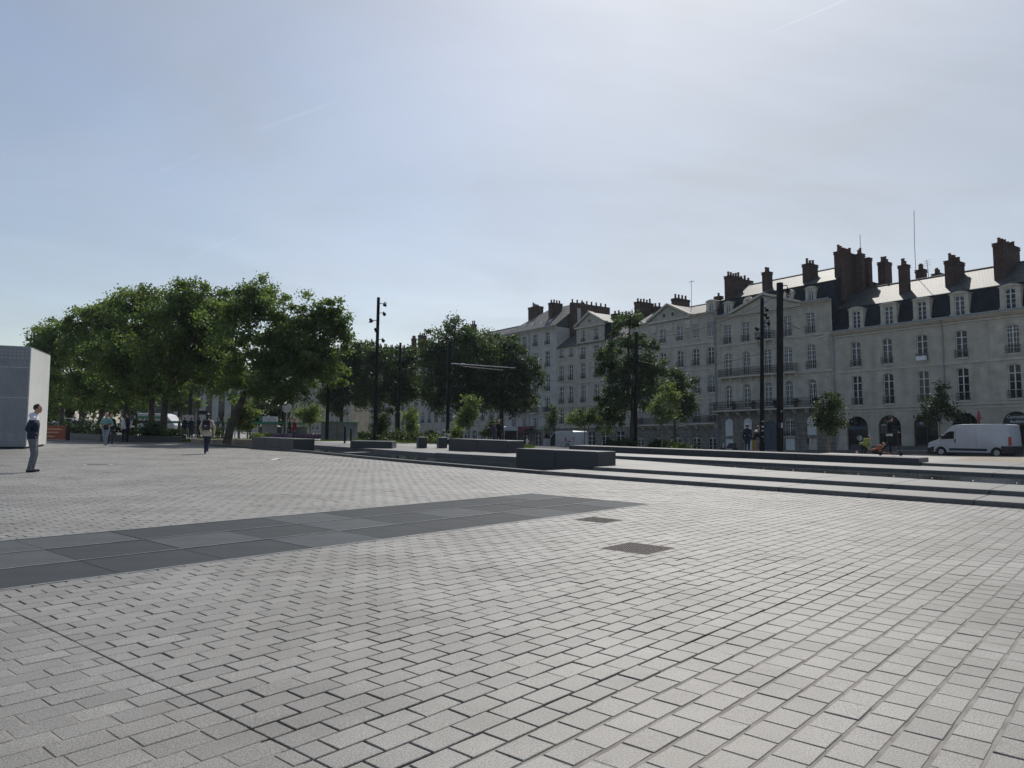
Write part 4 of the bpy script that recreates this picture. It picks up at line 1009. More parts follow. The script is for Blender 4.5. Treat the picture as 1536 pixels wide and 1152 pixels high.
# ---- the row runs on behind the trees
def plain_house(name, label, s0, s1, top, cols, floors, roofh=3.6, m='limestone_grey', arch=True, mans=False):
    h = House(name, label, s0, s1)
    n = cols; w = (s1-s0)/n
    for i in range(n):
        c = s0+(i+.5)*w
        for k in range(1, floors):
            t0 = 1.1+k*(top-.4)/floors; h.win(c, 1.05, t0, t0+2.15, .1, 'french', rail=.7, sill=True)
        h.win(c, min(1.8, w*.62), -.3, 2.9, .8 if arch else 0, 'french', pane='glass', sill=False)
    h.walls(-.36, top, m); h.cornice(top); h.band(3.7, 3.85, .1)
    if mans: h.roof([(.2, top), (.9, top+2.3), (.95, top)], m='slate_hung', name='mansard_slope'); h.roof([(.85, top+2.3), (5.5, top+roofh+1.2), (11, top)])
    else: h.roof([(-.3, top), (5.5, top+roofh), (11, top)])
    return h
G1 = plain_house('town_house', 'grey house with shuttered tall windows hidden behind the largest dark tree', -83.5, -68.3, 17.3, 6, 5)
G2 = plain_house('town_house', 'pale house with ground-floor arches seen in the gap between two dark trees', -99.0, -83.6, 17.0, 6, 5)
for h, pts in ((G2, ((617, 508, 625, 525, 3.0, 3), (627, 503, 640, 525, 3.0, 3))), (G1, ((706, 487, 715, 500, 4.0, 2),))):
    for (x0, yt, x1, yb, bk, n) in pts: h.chimney(x0, yt, x1, yb, bk, n, maxd=2)
G3 = plain_house('town_house', 'house row end with brick chimneys showing over the dark trees by the spotlight pole', -118, -99.1, 15.6, 7, 5, m='limestone')
for k in range(5): G3.chimney(566+k*9, 520+k*.5, 573+k*9, 530, 4, 2, maxd=1.2)
G4 = plain_house('town_house', 'distant pale facade with four rows of small dark windows behind the tram shelter', -168, -128, 15.2, 14, 5, m='limestone_warm', arch=False)
M['bright_slate'] = M['slate']
# far buildings closing the square on the left
t = thing('far_building', 'distant grey civic building with tall dark window strips behind the plane trees', 'building', (-96, 190, -1.5), R(14))
mb = MB(); ops = [dict(s=2+i*3.0, w=1.5, t0=2.5, t1=11.5, rise=0) for i in range(10)]; wall_mesh(mb, 0, 32, 0, 14, ops, .5); mb.quad((0, 0, 0), (0, 12, 0), (0, 12, 14), (0, 0, 14)); mb.quad((32, 0, 0), (32, 12, 0), (32, 12, 14), (32, 0, 14))
mb.build('wall', M['render'], t, fix=False); MB().box(.1, 31.9, .45, 11.9, .1, 13.9).build('window_glazing', M['glass'], t); MB().box(-.4, 32.4, -.4, 12.4, 14.0, 14.6).build('roof', M['zinc'], t)
# ------------------------------------------------------------------ trees
def ground_z(p): return zg(p.x, p.y)
def leaf_cloud(blobs, n, size, seed, clump=.55, fill=.35):
    "many small leaf faces gathered in clumps through the blobs' volume; returns mesh data and clump centres"
    rd = random.Random(seed); V = []; F = []; T = []; cents = []
    vol = [b[3]*b[4]*b[5] for b in blobs]; tot = sum(v**.67 for v in vol)
    for b, v in zip(blobs, vol):
        k = max(3, int(n*(v**.67)/tot)); rm = (b[3]+b[4]+b[5])/3; nc = max(6, int(14*rm**1.35)); per = max(1, k//nc)
        for c in range(nc):
            while True:
                d = Vector((rd.gauss(0, 1), rd.gauss(0, 1), rd.gauss(0, 1)))
                if d.length > .01: d.normalize(); break
            rr = rd.uniform(.62, 1.04) if rd.random() > fill else rd.uniform(.15, .65)
            cx = Vector((b[0]+d.x*b[3]*rr, b[1]+d.y*b[4]*rr, b[2]+d.z*b[5]*rr)); cents.append(cx)
            cr = clump*rd.uniform(.55, 1.35)*(.6+.25*rm); tone = min(1, max(0, rd.gauss(.5, .26)))
            for i in range(per):
                g = Vector((rd.gauss(0, .5), rd.gauss(0, .5), rd.gauss(0, .36)))*cr
                p = cx+g; s = size*rd.uniform(.6, 1.35)
                nx = Vector((rd.gauss(0, 1), rd.gauss(0, 1), rd.gauss(0, .9)+.5)).normalized(); a = nx.orthogonal().normalized(); a.rotate(Matrix.Rotation(rd.uniform(0, 6.28), 3, nx)); e = nx.cross(a)
                i0 = len(V); V.extend((tuple(p-a*s*.5), tuple(p+e*s*.36-nx*s*.07), tuple(p+a*s*.55-nx*s*.12), tuple(p-e*s*.36-nx*s*.07))); F.append((i0, i0+1, i0+2, i0+3)); T.append(min(1, max(0, tone+rd.gauss(0, .14))))
    return V, F, T, cents
def tree(name, label, base, blobs, n, size, trunk_r, seed, leaf='leaf', bark='bark', fork=None, lean=(0, 0), group=None, cat='tree', clump=.55, limbs=12, fill=.35, sub=None):
    rd = random.Random(seed*7+1); t = thing(name, label, cat, base, 0, group)
    V, F, T, cents = leaf_cloud(blobs, n, size, seed, clump, fill)
    me = bpy.data.meshes.new('crown'); me.from_pydata(V, [], F); me.materials.append(M[leaf])
    a = me.attributes.new('tint', 'FLOAT', 'FACE'); a.data.foreach_set('value', T); link('crown', me, t)
    low = min(b[2]-b[5] for b in blobs); top = max(b[2]+b[5] for b in blobs); fk = fork if fork is not None else max(low+.2, .3*top)
    mb = MB(); fp = Vector((lean[0], lean[1], fk)); w = trunk_r
    mb.tube([(0, 0, -.15), (lean[0]*.05, 0, .12), (lean[0]*.22+rd.gauss(0, .03), lean[1]*.25, fk*.35), (lean[0]*.6+rd.gauss(0, .04), lean[1]*.6, fk*.7), fp], [w*1.45, w*1.12, w, w*.9, w*.82], 10)
    cb = sum((Vector(b[:3])*b[5] for b in blobs), Vector())/sum(b[5] for b in blobs)
    mb.tube([fp, (fp+cb)*.5+Vector((rd.gauss(0, .15), rd.gauss(0, .15), 0)), cb, cb+Vector((rd.gauss(0, .3), rd.gauss(0, .3), (top-cb.z)*.75))], [w*.8, w*.5, w*.3, w*.06], 7)
    rd.shuffle(cents)
    for c in cents[:limbs]:
        s0 = fp.lerp(cb, rd.uniform(0, .8)); m = s0.lerp(c, .5)+Vector((rd.gauss(0, .2), rd.gauss(0, .2), -.05*(c-s0).length)); mb.tube([s0, m, c], [w*.36, w*.22, w*.04], 6)
    mb.build('trunk', M[bark], t, smooth=True, fix=False); return t
def px_blobs(base, D, blobs, dep=.9, grow=1.0):
    "crown lobes surveyed as (column, row, half-width, half-height) at distance D, made into solids about the foot of the trunk"
    out = []
    for b in blobs:
        p = WD(b[0], b[1], D + (b[4] if len(b) > 4 else 0)); k = p.y/FPX
        out.append((p.x-base.x, p.y-base.y, p.z-base.z, b[2]*k*grow, b[2]*k*dep*grow, b[3]*k*grow))
    return out
def ptree(name, label, bx, D, blobs, n, size, tr, seed, z=None, grow=1.0, **kw):
    p = WD(bx, 640, D); p.z = ground_z(p) if z is None else z
    return tree(name, label, p, px_blobs(p, D, blobs, grow=grow), n, size, tr, seed, **kw)
PG = 'plane trees along the left side of the square'
ptree('plane_tree', 'leaning plane tree with the widest ragged crown, nearest the pools', 341, 48.5, [(392, 478, 46, 52), (345, 505, 42, 60), (440, 520, 46, 50), (488, 492, 36, 42, 1), (385, 440, 28, 26), (500, 462, 20, 20, 1), (415, 560, 48, 34, -1), (470, 558, 30, 26, 1), (450, 485, 38, 40), (458, 530, 40, 40), (500, 510, 26, 34, 1), (498, 560, 26, 20, 1), (430, 588, 36, 18, -1), (362, 585, 30, 22)], 52000, .165, .25, 21, lean=(.85, .6), fork=3.2, group=PG, grow=1.12, clump=.50, limbs=20, fill=.3)
ptree('plane_tree', 'plane tree rising from the planter end, directly left of the walker with the backpack', 246, 53, [(285, 490, 48, 58), (245, 510, 44, 62), (300, 450, 34, 28), (262, 560, 50, 40), (325, 560, 36, 34, 2), (335, 466, 34, 36), (325, 510, 36, 40), (270, 450, 30, 26)], 40000, .175, .25, 22, fork=3.0, group=PG, grow=1.12, limbs=14)
ptree('plane_tree', 'thick plane tree trunk standing in the shrubs of the planter', 226, 57, [(218, 500, 50, 62), (205, 460, 34, 30), (230, 560, 50, 42), (180, 540, 36, 40)], 28000, .185, .25, 23, fork=3.2, group=PG, grow=1.12, limbs=12)
ptree('plane_tree', 'plane tree behind the figures standing at the planter wall', 188, 63, [(165, 515, 44, 62), (160, 470, 26, 26), (178, 575, 44, 34)], 22000, .20, .24, 24, fork=3.2, group=PG, grow=1.12, limbs=12)
ptree('plane_tree', 'slim leaning plane tree just left of the walker in teal', 146, 69, [(132, 525, 40, 56), (125, 490, 26, 24), (140, 580, 40, 32)], 19000, .21, .22, 25, lean=(.7, 0), fork=3.2, group=PG, grow=1.12, limbs=10)
ptree('plane_tree', 'plane tree with forked trunk seen above the orange board', 121, 77, [(98, 535, 36, 54), (92, 500, 24, 22), (110, 585, 36, 30)], 16000, .23, .25, 26, fork=3.4, group=PG, grow=1.12, limbs=10)
ptree('plane_tree', 'farthest plane tree, half hidden by the white kiosk', 92, 87, [(66, 545, 28, 54), (62, 512, 18, 24), (82, 590, 34, 32)], 13000, .25, .24, 27, fork=3.4, group=PG, grow=1.12, limbs=8)
ptree('plane_tree', 'plane tree behind the row whose crown fills the middle of the mass', 285, 72, [(305, 505, 44, 60), (340, 560, 40, 40), (255, 545, 40, 44)], 18000, .22, .24, 28, fork=3.8, group=PG, grow=1.12, limbs=8)
BGT = 'background trees beyond the tram stop'
for i, (bx, D, bl, lf, lab) in enumerate((
    (60, 104, [(70, 612, 42, 24), (110, 606, 34, 22)], 'leaf_shrub', 'distant green tree behind the parked car and orange board'),
    (205, 112, [(195, 600, 40, 26), (150, 610, 30, 20)], 'leaf_light', 'distant yellow-green tree seen between the plane trunks'),
    (268, 118, [(262, 590, 26, 26), (280, 606, 20, 16)], 'leaf_light', 'distant sunlit tree above the tram shelter roof'),
    (425, 96, [(418, 585, 34, 42), (395, 560, 26, 30)], 'leaf_dark', 'dark tree behind the round signpost'),
    (398, 110, [(385, 620, 24, 22), (420, 622, 18, 16)], 'leaf_shrub', 'low distant tree behind the tram shelter near the round signpost'))):
    ptree('broadleaf_tree', lab, bx, D, bl, 3600, .42, .25, 40+i, leaf=lf, group=BGT, limbs=6)
MG = 'large dark trees in the middle of the square'
ptree('lime_tree', 'large dark tree behind the corrugated shed, leftmost of the dark group', 512, 84, [(530, 560, 34, 40), (505, 585, 26, 34), (548, 535, 24, 22), (495, 600, 22, 22), (550, 585, 30, 30), (522, 540, 22, 18)], 25000, .225, .22, 51, leaf='leaf_dark', group=MG, grow=1.12, limbs=10)
ptree('lime_tree', 'large dark tree between the two slim lamp posts', 596, 82, [(588, 560, 36, 40), (608, 550, 28, 34), (575, 590, 34, 26), (560, 540, 20, 22), (612, 580, 30, 28), (580, 532, 20, 14)], 25000, .225, .22, 52, leaf='leaf_dark', group=MG, grow=1.12, limbs=10)
ptree('lime_tree', 'tallest dark tree, behind the black mast with the white arm', 690, 74, [(678, 530, 42, 46), (660, 560, 38, 46), (705, 560, 40, 44), (690, 508, 26, 26), (650, 600, 26, 20), (648, 530, 18, 22), (715, 540, 34, 40), (690, 595, 40, 24)], 34000, .205, .26, 53, leaf='leaf_dark', group=MG, grow=1.12, limbs=14, fork=3)
ptree('lime_tree', 'dark tree whose crown reaches in front of the hipped-roof house', 752, 76, [(752, 550, 44, 44), (775, 575, 34, 40), (735, 525, 30, 28), (790, 560, 20, 30), (760, 600, 40, 22), (728, 575, 34, 38), (765, 520, 24, 22)], 32000, .205, .24, 54, leaf='leaf_dark', group=MG, grow=1.12, limbs=12, fork=3)
ptree('tall_tree', 'tall narrow tree with a ragged crown rising to the roofline between the houses', 949, 62, [(940, 520, 30, 46), (965, 545, 28, 44), (920, 548, 26, 30), (950, 590, 44, 34), (978, 565, 24, 32), (945, 482, 16, 18), (900, 540, 12, 14), (915, 600, 22, 24), (920, 625, 18, 16)], 23000, .175, .20, 55, leaf='leaf_dark', limbs=16, fork=3, fill=.3, clump=.45, grow=1.05)
ptree('bushy_tree', 'dark bushy tree beside the yellow-green sapling, in front of the twin-eye house', 1012, 70, [(1018, 585, 26, 34), (1030, 610, 20, 22), (1005, 570, 18, 22)], 6500, .20, .14, 56, leaf='leaf_dark', limbs=8)
SG = 'young trees planted on the square'
def sap(label, bx, D, bl, n, seed, leaf='leaf_light', size=.15, tr=.05, z=None, **kw): return ptree('young_tree', label, bx, D, bl, int(n*1.5), size, tr, seed, z=z, leaf=leaf, bark='bark_pale', group=SG, limbs=6, clump=.6, grow=1.12, **kw)
sap('young pale green tree with a pointed crown behind the long bench by the black mast', 704, 52, [(704, 620, 13, 16), (707, 602, 8, 10), (698, 632, 10, 9)], 1500, 61)
sap('young tree with a thin stem in front of the gap between the dark trees', 615, 50, [(614, 628, 8, 14), (618, 640, 7, 8)], 800, 62)
sap('young broad-headed pale tree behind the parked tradesman van', 877, 60, [(877, 625, 20, 18), (862, 632, 10, 10), (892, 630, 12, 12)], 2000, 63)
sap('young pale tree with a wrapped tan trunk in front of the twin-eye house', 993, 56, [(998, 605, 17, 24), (1006, 590, 10, 14), (988, 620, 14, 12)], 2100, 64)
sap('small dense dark green tree in front of the shop arches, left of the crouching workers', 1244, 56, [(1246, 622, 20, 26), (1244, 600, 12, 14), (1250, 636, 22, 14), (1235, 630, 14, 16)], 2600, 65, leaf='leaf_shrub', size=.18, tr=.06)
sap('small open-crowned green tree beside the white van bonnet', 1409, 66, [(1404, 605, 18, 20), (1412, 588, 9, 12), (1425, 620, 16, 9), (1392, 622, 14, 12)], 1800, 66, leaf='leaf_shrub', size=.2, tr=.06)
sap('small dark tree left of the parked tradesman van', 822, 93, [(824, 630, 11, 18), (830, 614, 7, 10)], 1100, 67, leaf='leaf_dark', size=.2)
sap('small dark tree between the tradesman van and the tall narrow tree', 918, 70, [(917, 630, 14, 18), (922, 615, 9, 9)], 1300, 68, leaf='leaf_dark', size=.2)
sap('bright green round-headed young tree in front of the glass tram shelter', 466, 62, [(463, 626, 19, 14), (470, 617, 10, 10)], 1700, 69)
sap('young green tree behind the foot of the tall spotlight pole', 574, 60, [(572, 632, 13, 11), (568, 640, 9, 8)], 1100, 70, leaf='leaf_shrub')
sap('bushy young tree beside the leaning plane trunk', 372, 57, [(370, 622, 15, 18), (360, 630, 14, 14)], 1700, 71, leaf='leaf_light', size=.18)
sap('olive young tree behind the two people at the bench by the black mast', 732, 60, [(733, 640, 12, 11)], 900, 72, leaf='leaf_shrub')
sap('tiny slender sapling beside the foot of the mast with the white arm', 685, 54, [(684, 645, 4, 11)], 420, 73)
# shrubs and planting
def shrub(label, base, rx, ry, h, n, seed, leaf='leaf_shrub', size=.16, name='shrub', group='shrubs in the plaza planting beds'):
    V, F, T, _ = leaf_cloud([(0, 0, h*.5, rx, ry, h*.55), (rx*.4, 0, h*.4, rx*.6, ry*.8, h*.45), (-rx*.45, .1, h*.45, rx*.5, ry*.8, h*.5)], n, size, seed, .35)
    me = bpy.data.meshes.new(name); me.from_pydata([(x, y, max(-.02, z)) for x, y, z in V], [], F); me.materials.append(M[leaf])
    a = me.attributes.new('tint', 'FLOAT', 'FACE'); a.data.foreach_set('value', T); o = link(name, me, None, base); return tag(o, label, 'shrub', group)
for i, (x, D, w, h, lab, lf) in enumerate((
    (214, 51.5, 1.3, 1.4, 'dense dark shrub in the planter, between two plane trunks', 'leaf_shrub'), (238, 51.2, .9, 1.1, 'dark rounded shrub at the planter end', 'leaf_dark'), (262, 50.6, .8, .9, 'low pale shrub at the tip of the planter', 'leaf_light'),
    (178, 52, 1.4, 1.2, 'wide shrub in the planter behind the standing group', 'leaf_shrub'), (125, 55, 2.2, 1.3, 'dark hedge-like shrub behind the white-clad people', 'leaf_dark'), (95, 58, 2.0, 1.2, 'dark shrub above the orange board', 'leaf_dark'),
    (540, 62, 1.6, .8, 'low flowering shrub behind the low wide block', 'leaf_shrub'), (575, 61, 1.8, .9, 'low grey-green shrub left of the farther lamp post', 'leaf_shrub'), (610, 60, 1.6, .8, 'low shrub at the foot of the thin young tree', 'leaf_shrub'),
    (648, 52, .7, .55, 'bright low grass tuft between the two cube seats', 'leaf_light'), (588, 64, 1.3, 1.0, 'dark shrub bed between the two lamp posts', 'leaf_dark'), (640, 62, 1.5, .9, 'low shrub behind the squat cube seats', 'leaf_shrub'),
    (318, 62, 1.2, .9, 'small shrub behind the walker with the backpack', 'leaf_shrub'), (390, 56, .9, .6, 'low yellow-green tuft left of the pool bench', 'leaf_light'))):
    p = WD(x, 655, D); p.z = .05 if D < 53 else ground_z(p); shrub(lab, p, w, w*.7, h, int(900*w), 80+i, lf)
for (x, D, w, lab) in ((1005, 58, 2.0, 'low planting strip behind the long ledge under the yellow-green sapling'), (930, 60, 1.6, 'low planting at the foot of the tall narrow tree')):
    p = WD(x, 662, D); p.z = ground_z(p)+.1; shrub(lab, p, w, w*.5, .7, int(800*w), 200+x, 'leaf_shrub')
for x, D, lab in ((411, 58, 'violet flower bed behind the pool bench'), (467, 60, 'violet flower bed at the foot of the round-headed young tree')):
    p = WD(x, 655, D); p.z = .15; mb = MB(); rd = random.Random(x)
    for i in range(500):
        a, b = rd.uniform(-1.3, 1.3), rd.uniform(-.6, .6); h = rd.uniform(.12, .35); mb.poly([(a-.03, b, 0), (a+.03, b, 0), (a+rd.uniform(-.05, .1), b+rd.uniform(-.1, .1), h)]); 
        mb.box(a-.04, a+.04, b-.04, b+.04, h-.1, h+.05)
    tag(mb.build('flower_bed', M['flower'], loc=p), lab, 'flower bed', 'violet flower beds by the tram stop')
gm = MB(); rd = random.Random(5)
def grass_patch(x0, x1, y0, y1, n, z=0):
    for i in range(n):
        x, y = rd.uniform(x0, x1), rd.uniform(y0, y1); h = rd.uniform(.08, .28); d = rd.uniform(0, 6.28); w = .025; gm.poly([(x-w*math.cos(d), y-w*math.sin(d), z), (x+w*math.cos(d), y+w*math.sin(d), z), (x+rd.gauss(0, .07), y+rd.gauss(0, .07), z+h)])
grass_patch(-22, -12, 50.2, 55, 9000); grass_patch(-4.6, 1.5, 48, 52, 5000, .0); grass_patch(6, 13, 54, 58, 4000, -.2); grass_patch(-14, -7, 58, 63, 4000)
tag(gm.build('grass', M['grass'], fix=False), 'strips of rough grass in the planting beds of the square', 'grass', kind='stuff')

# ------------------------------------------------------------------ poles and masts
def pole(name, label, px, D, ytop, r, z=None, heads=(), group=None, square=False, cat='lamp post', stickers=()):
    p = WD(px, 660, D); p.z = ground_z(p) if z is None else z; top = WD(px, ytop, D).z; h = top-p.z
    t = thing(name, label, cat, p, .3, group)
    if square: o = MB().box(-r, r, -r, r, -.1, h).build('shaft', M['steel_black'], t); bevel(o, r*.18, 2)
    else: MB().lathe([(r*1.25, -.1), (r*1.25, .5), (r, .52), (r*.8, h)], n=12).build('shaft', M['steel_black'], t, smooth=False)
    MB().lathe([(r*2.0, -.05), (r*2.0, .03), (r*1.4, .04)], n=12).build('base_plate', M['steel_black'], t)
    for (yy, side, rot) in heads:
        z_ = WD(px, yy, D).z-p.z
        hd = MB().tube([(0, 0, 0), (side*.42, 0, .02)], .022, 6).build('spotlight', M['steel_black'], t, loc=(0, 0, z_)); hd.rotation_euler = (0, 0, rot)
        MB().lathe([(.04, -.12), (.085, -.10), (.10, .08), (.105, .12)], n=12).build('housing', M['steel_black'], hd, loc=(side*.42, 0, 0)).rotation_euler = (R(rd.uniform(120, 160)), side*R(30), 0)
        MB().lathe([(.085, 0), (.08, .012)], n=12).build('lens', M['lamp_clear'], hd, loc=(side*.42+side*.05, .045, -.09)).rotation_euler = (R(140), side*R(30), 0)
    for (yy, w, hh) in stickers:
        z_ = WD(px, yy, D).z-p.z; MB().box(-w/2, w/2, -r-.004, -r-.001, z_-hh/2, z_+hh/2).build('sticker', M['c_palegrey'], t).rotation_euler = (0, 0, -.3)
    return t
LG = 'slim black spotlight poles'
pole('spotlight_pole', 'tall slim black spotlight pole rising above the trees behind the low wide block', 562, 46.5, 446, .115, .2, ((455, 1, .2), (469, 1, .4), (481, -1, .1), (496, -1, 1.2), (509, 1, .5), (562, -1, .6)), LG)
pole('spotlight_pole', 'shorter more distant black spotlight pole between the dark trees', 597, 66, 514, .13, None, ((521, -1, .3), (527, 1, .3), (574, -1, .2)), LG)
pole('spotlight_pole', 'black spotlight pole beside the thickest mast, before the pedimented house', 1143, 45, 447, .125, .2, ((462, 1, .3), (470, 1, .6), (474, 1, .2), (484, 1, -.2), (494, -1, .2), (508, -1, .4)), LG, stickers=((632, .12, .06), (640, .12, .13), (646, .14, .06), (655, .12, .04)))
MG2 = 'black overhead-line masts of the tramway'
m1 = pole('tram_mast', 'thick black square tramway mast in front of the pedimented house', 1170, 44.5, 424, .14, .2, (), MG2, True, 'mast', stickers=((617, .13, .10), (638, .22, .30)))
pcam = WD(1180, 432, 44.3); cb_ = MB().tube([(0, 0, 0), (.42, -.1, .05), (.46, -.1, -.12)], .03, 6).lathe([(.05, 0), (.13, -.06), (.14, -.2), (.08, -.3)], (.46, -.1, -.1), 10).build('camera_dome', M['steel_black'], m1, loc=(0, 0, WD(1170, 429, 44.5).z-.2))
m2 = pole('tram_mast', 'black tramway mast carrying a white bracket arm over the dark trees', 671, 60, 511, .125, None, (), MG2, True, 'mast', stickers=((655, .5, .5),))
pole('tram_mast', 'black tramway mast hidden in the crown of the tall narrow tree', 953, 60, 498, .115, None, (), MG2, True, 'mast')
pole('tram_mast', 'black tramway mast standing in front of the corrugated shed', 490, 56, 562, .12, None, (), MG2, True, 'mast')
pole('tram_mast', 'distant black post behind the round signpost', 423, 92, 598, .14, None, (), MG2, True, 'mast')
# cantilever arm with insulators and stay
t = thing('bracket_arm', 'white overhead-line bracket arm held out from the black mast', 'bracket arm', WD(673, 546, 60), 0)
a = WD(680, 545.5, 60)-t.location; b = WD(773, 552, 63)-t.location; s0 = WD(676, 519, 60)-t.location
MB().tube([(0, 0, 0), a, b], [.03, .042, .03], 8).build('tube', M['c_palegrey'], t)
MB().tube([s0, a.lerp(b, .62)], .012, 5).tube([WD(676, 519, 60)-t.location, a.lerp(b, .95)], .010, 5).tube([a.lerp(b, .1)+Vector((0, 0, -.15)), a.lerp(b, .8)+Vector((0, 0, -.25))], .016, 6).tube([a.lerp(b, .8)+Vector((0, 0, -.25)), a.lerp(b, .85)], .012, 5).build('stay', M['iron'], t)
MB().lathe([(.05, -.15), (.09, -.1), (.05, -.05), (.09, 0), (.05, .05), (.09, .1), (.05, .15)], tuple(a.lerp(b, .15)), 8, 'x').build('insulator', M['steel'], t)
wr = MB()
def wire(p, q, sag, r=.012):
    n = 10; wr.tube([p.lerp(q, i/n)-Vector((0, 0, sag*4*(i/n)*(1-i/n))) for i in range(n+1)], r, 4)
wire(WD(1172, 505, 44.5), RW(-9.7, .1, 12.3), .5); wire(RW(-9.7, .1, 12.3), RW(20, .1, 12.9), .6); wire(WD(1172, 478, 44.5), WD(1200, 493, 60), .1, .02)
wire(WD(671, 556, 60), WD(490, 590, 56), .8, .014); wire(WD(773, 552, 63), WD(953, 560, 60), 1.0, .014); wire(WD(953, 540, 60), WD(1170, 520, 44.5), .8, .014); wire(WD(671, 548, 60), WD(490, 572, 56), .5, .014); wire(WD(1172, 440, 44.5), WD(953, 505, 60), .8, .012)
wire(WD(490, 590, 56), WD(180, 560, 60), .8, .014)
tag(wr.build('overhead_wires', M['iron']), 'thin overhead tram wires strung between the black masts and the houses', 'wires', kind='stuff')
# round sign on a post, bollards
t = thing('signpost', 'slim grey post with a round plate behind the pool bench', 'signpost', WD(429, 657, 58)*1.0); t.location.z = 0
h = WD(430, 612, 58).z; MB().lathe([(.05, 0), (.045, h)], n=8).build('post', M['steel'], t); MB().lathe([(.36, -.02), (.36, .02)], (0, -.06, h), 20, 'y').build('plate', M['c_palegrey'], t); MB().lathe([(.26, -.03), (.26, -.025)], (0, -.06, h), 20, 'y').build('symbol', M['steel'], t)
for px_c, lab in ((517, 'dark bollard in front of the corrugated shed'), (526, 'dark bollard at the shed corner by the low wide block')):
    t = thing('bollard', lab, 'bollard', WD(px_c, 665, 46 if px_c == 517 else 54), 0, 'dark steel bollards'); t.location.z = .2 if px_c == 517 else 0
    MB().lathe([(.055, 0), (.055, .95), (.07, .96), (.07, 1.02), (.03, 1.05)], n=10).build('shaft', M['steel_black'], t); MB().lathe([(.11, 0), (.11, .02)], n=10).build('foot', M['steel'], t)

# ------------------------------------------------------------------ kiosk
def holes_ex(nt, b, mp, out):
    N = nt.nodes; L = nt.links; v = N.new('ShaderNodeTexVoronoi'); v.inputs['Scale'].default_value = 22; v.inputs['Randomness'].default_value = .15; L.new(mp.outputs[0], v.inputs['Vector'])
    lt = N.new('ShaderNodeMath'); lt.operation = 'LESS_THAN'; lt.inputs[1].default_value = .33; L.new(v.outputs['Distance'], lt.inputs[0]); mx = N.new('ShaderNodeMix'); mx.data_type = 'RGBA'; L.new(lt.outputs[0], mx.inputs[0]); L.new(out, mx.inputs[6]); mx.inputs[7].default_value = (.05,.055,.06,1); L.new(mx.outputs[2], b.inputs['Base Color'])
M['perforated'] = mat('perforated_sheet', (.27,.28,.295), .6, (.33,.34,.355), 1.5, extra=holes_ex)
M['corrugated'] = mat('white_cladding', (.82,.82,.785), .45, (.88,.88,.845), 1.0)
c0 = W(39.5, 673.4, 0); c1 = W(69, 668.6, 0); dv = c1-c0; dv.z = 0
kz = math.atan2(dv.y, dv.x); kl = dv.length; kt = WD(46.5, 522, c0.y).z
kk = thing('kiosk', 'tall boxy kiosk with white ribbed side and grey perforated front at the left edge', 'kiosk', c0, kz)   # local x runs back along the white side, y to the left along the grey front
mb = MB(); n = int(kl/.16)
for i in range(n):
    x0 = i*kl/n; w = kl/n; mb.quad((x0, 0, .1), (x0+w*.5, 0, .1), (x0+w*.5, 0, kt), (x0, 0, kt)); mb.quad((x0+w*.5, 0, .1), (x0+w*.5, .01, .1), (x0+w*.5, .01, kt), (x0+w*.5, 0, kt)); mb.quad((x0+w*.5, .01, .1), (x0+w, .01, .1), (x0+w, .01, kt), (x0+w*.5, .01, kt)); mb.quad((x0+w, .01, .1), (x0+w, 0, .1), (x0+w, 0, kt), (x0+w, .01, kt))
mb.quad((kl, 0, .1), (kl, 9, .1), (kl, 9, kt), (kl, 0, kt)); mb.quad((0, 9, .1), (kl, 9, .1), (kl, 9, kt), (0, 9, kt))
mb.build('cladding', M['corrugated'], kk, fix=False)
MB().quad((0, 0, .1), (0, 9, .1), (0, 9, kt), (0, 0, kt)).build('perforated_front', M['perforated'], kk, fix=False)
fr = MB()
for y in (0, 1.9, 3.8, 5.7, 7.6): fr.box(-.025, -.004, y, y+.05, .1, kt)
for z in (kt*.5, kt*.8): fr.box(-.02, -.004, .05, 9, z, z+.03)
fr.build('front_frame', M['steel'], kk)
M['faded'] = mat('pale_vent', (.30,.31,.33), .6)
vt = MB()
for r_ in range(3):
    for i in range(40): vt.box(-.012, -.003, .12+i*.16, .22+i*.16, kt-.2-r_*.16, kt-.1-r_*.16)
vt.build('vent_row', M['faded'], kk)
mk = MB()
for (y, z0_, w, h) in ((.55, .35, .22, .35), (.95, .35, .25, .4), (1.02, .9, .07, 1.4)): mk.box(-.009, -.004, y, y+w, z0_, z0_+h)
mk.build('faded_marking', mat('faded_print', (.26,.27,.29), .6), kk)
MB().box(0.0, kl, .02, 9, kt-.01, kt+.06).build('roof', M['zinc'], kk); MB().box(.08, kl-.1, .1, 8.9, -.02, .1).build('plinth', M['plastic'], kk)
# orange board
t = thing('display_board', 'orange free-standing notice board beside the white kiosk', 'notice board', W(79, 660.3, .02), R(8))
MB().box(-.72, .72, 0, .5, .05, .92).build('panel', M['orange'], t); tx = MB()
for z, w in ((.66, 1.1), (.46, .95), (.2, .7)): tx.box(-.62, -.62+w, -.006, -.001, z, z+.07)
tx.build('lettering', mat('faded_lettering', (.50,.28,.20), .6), t); MB().box(.725, .80, .02, .5, 0, .9).build('side_frame', M['plastic'], t)

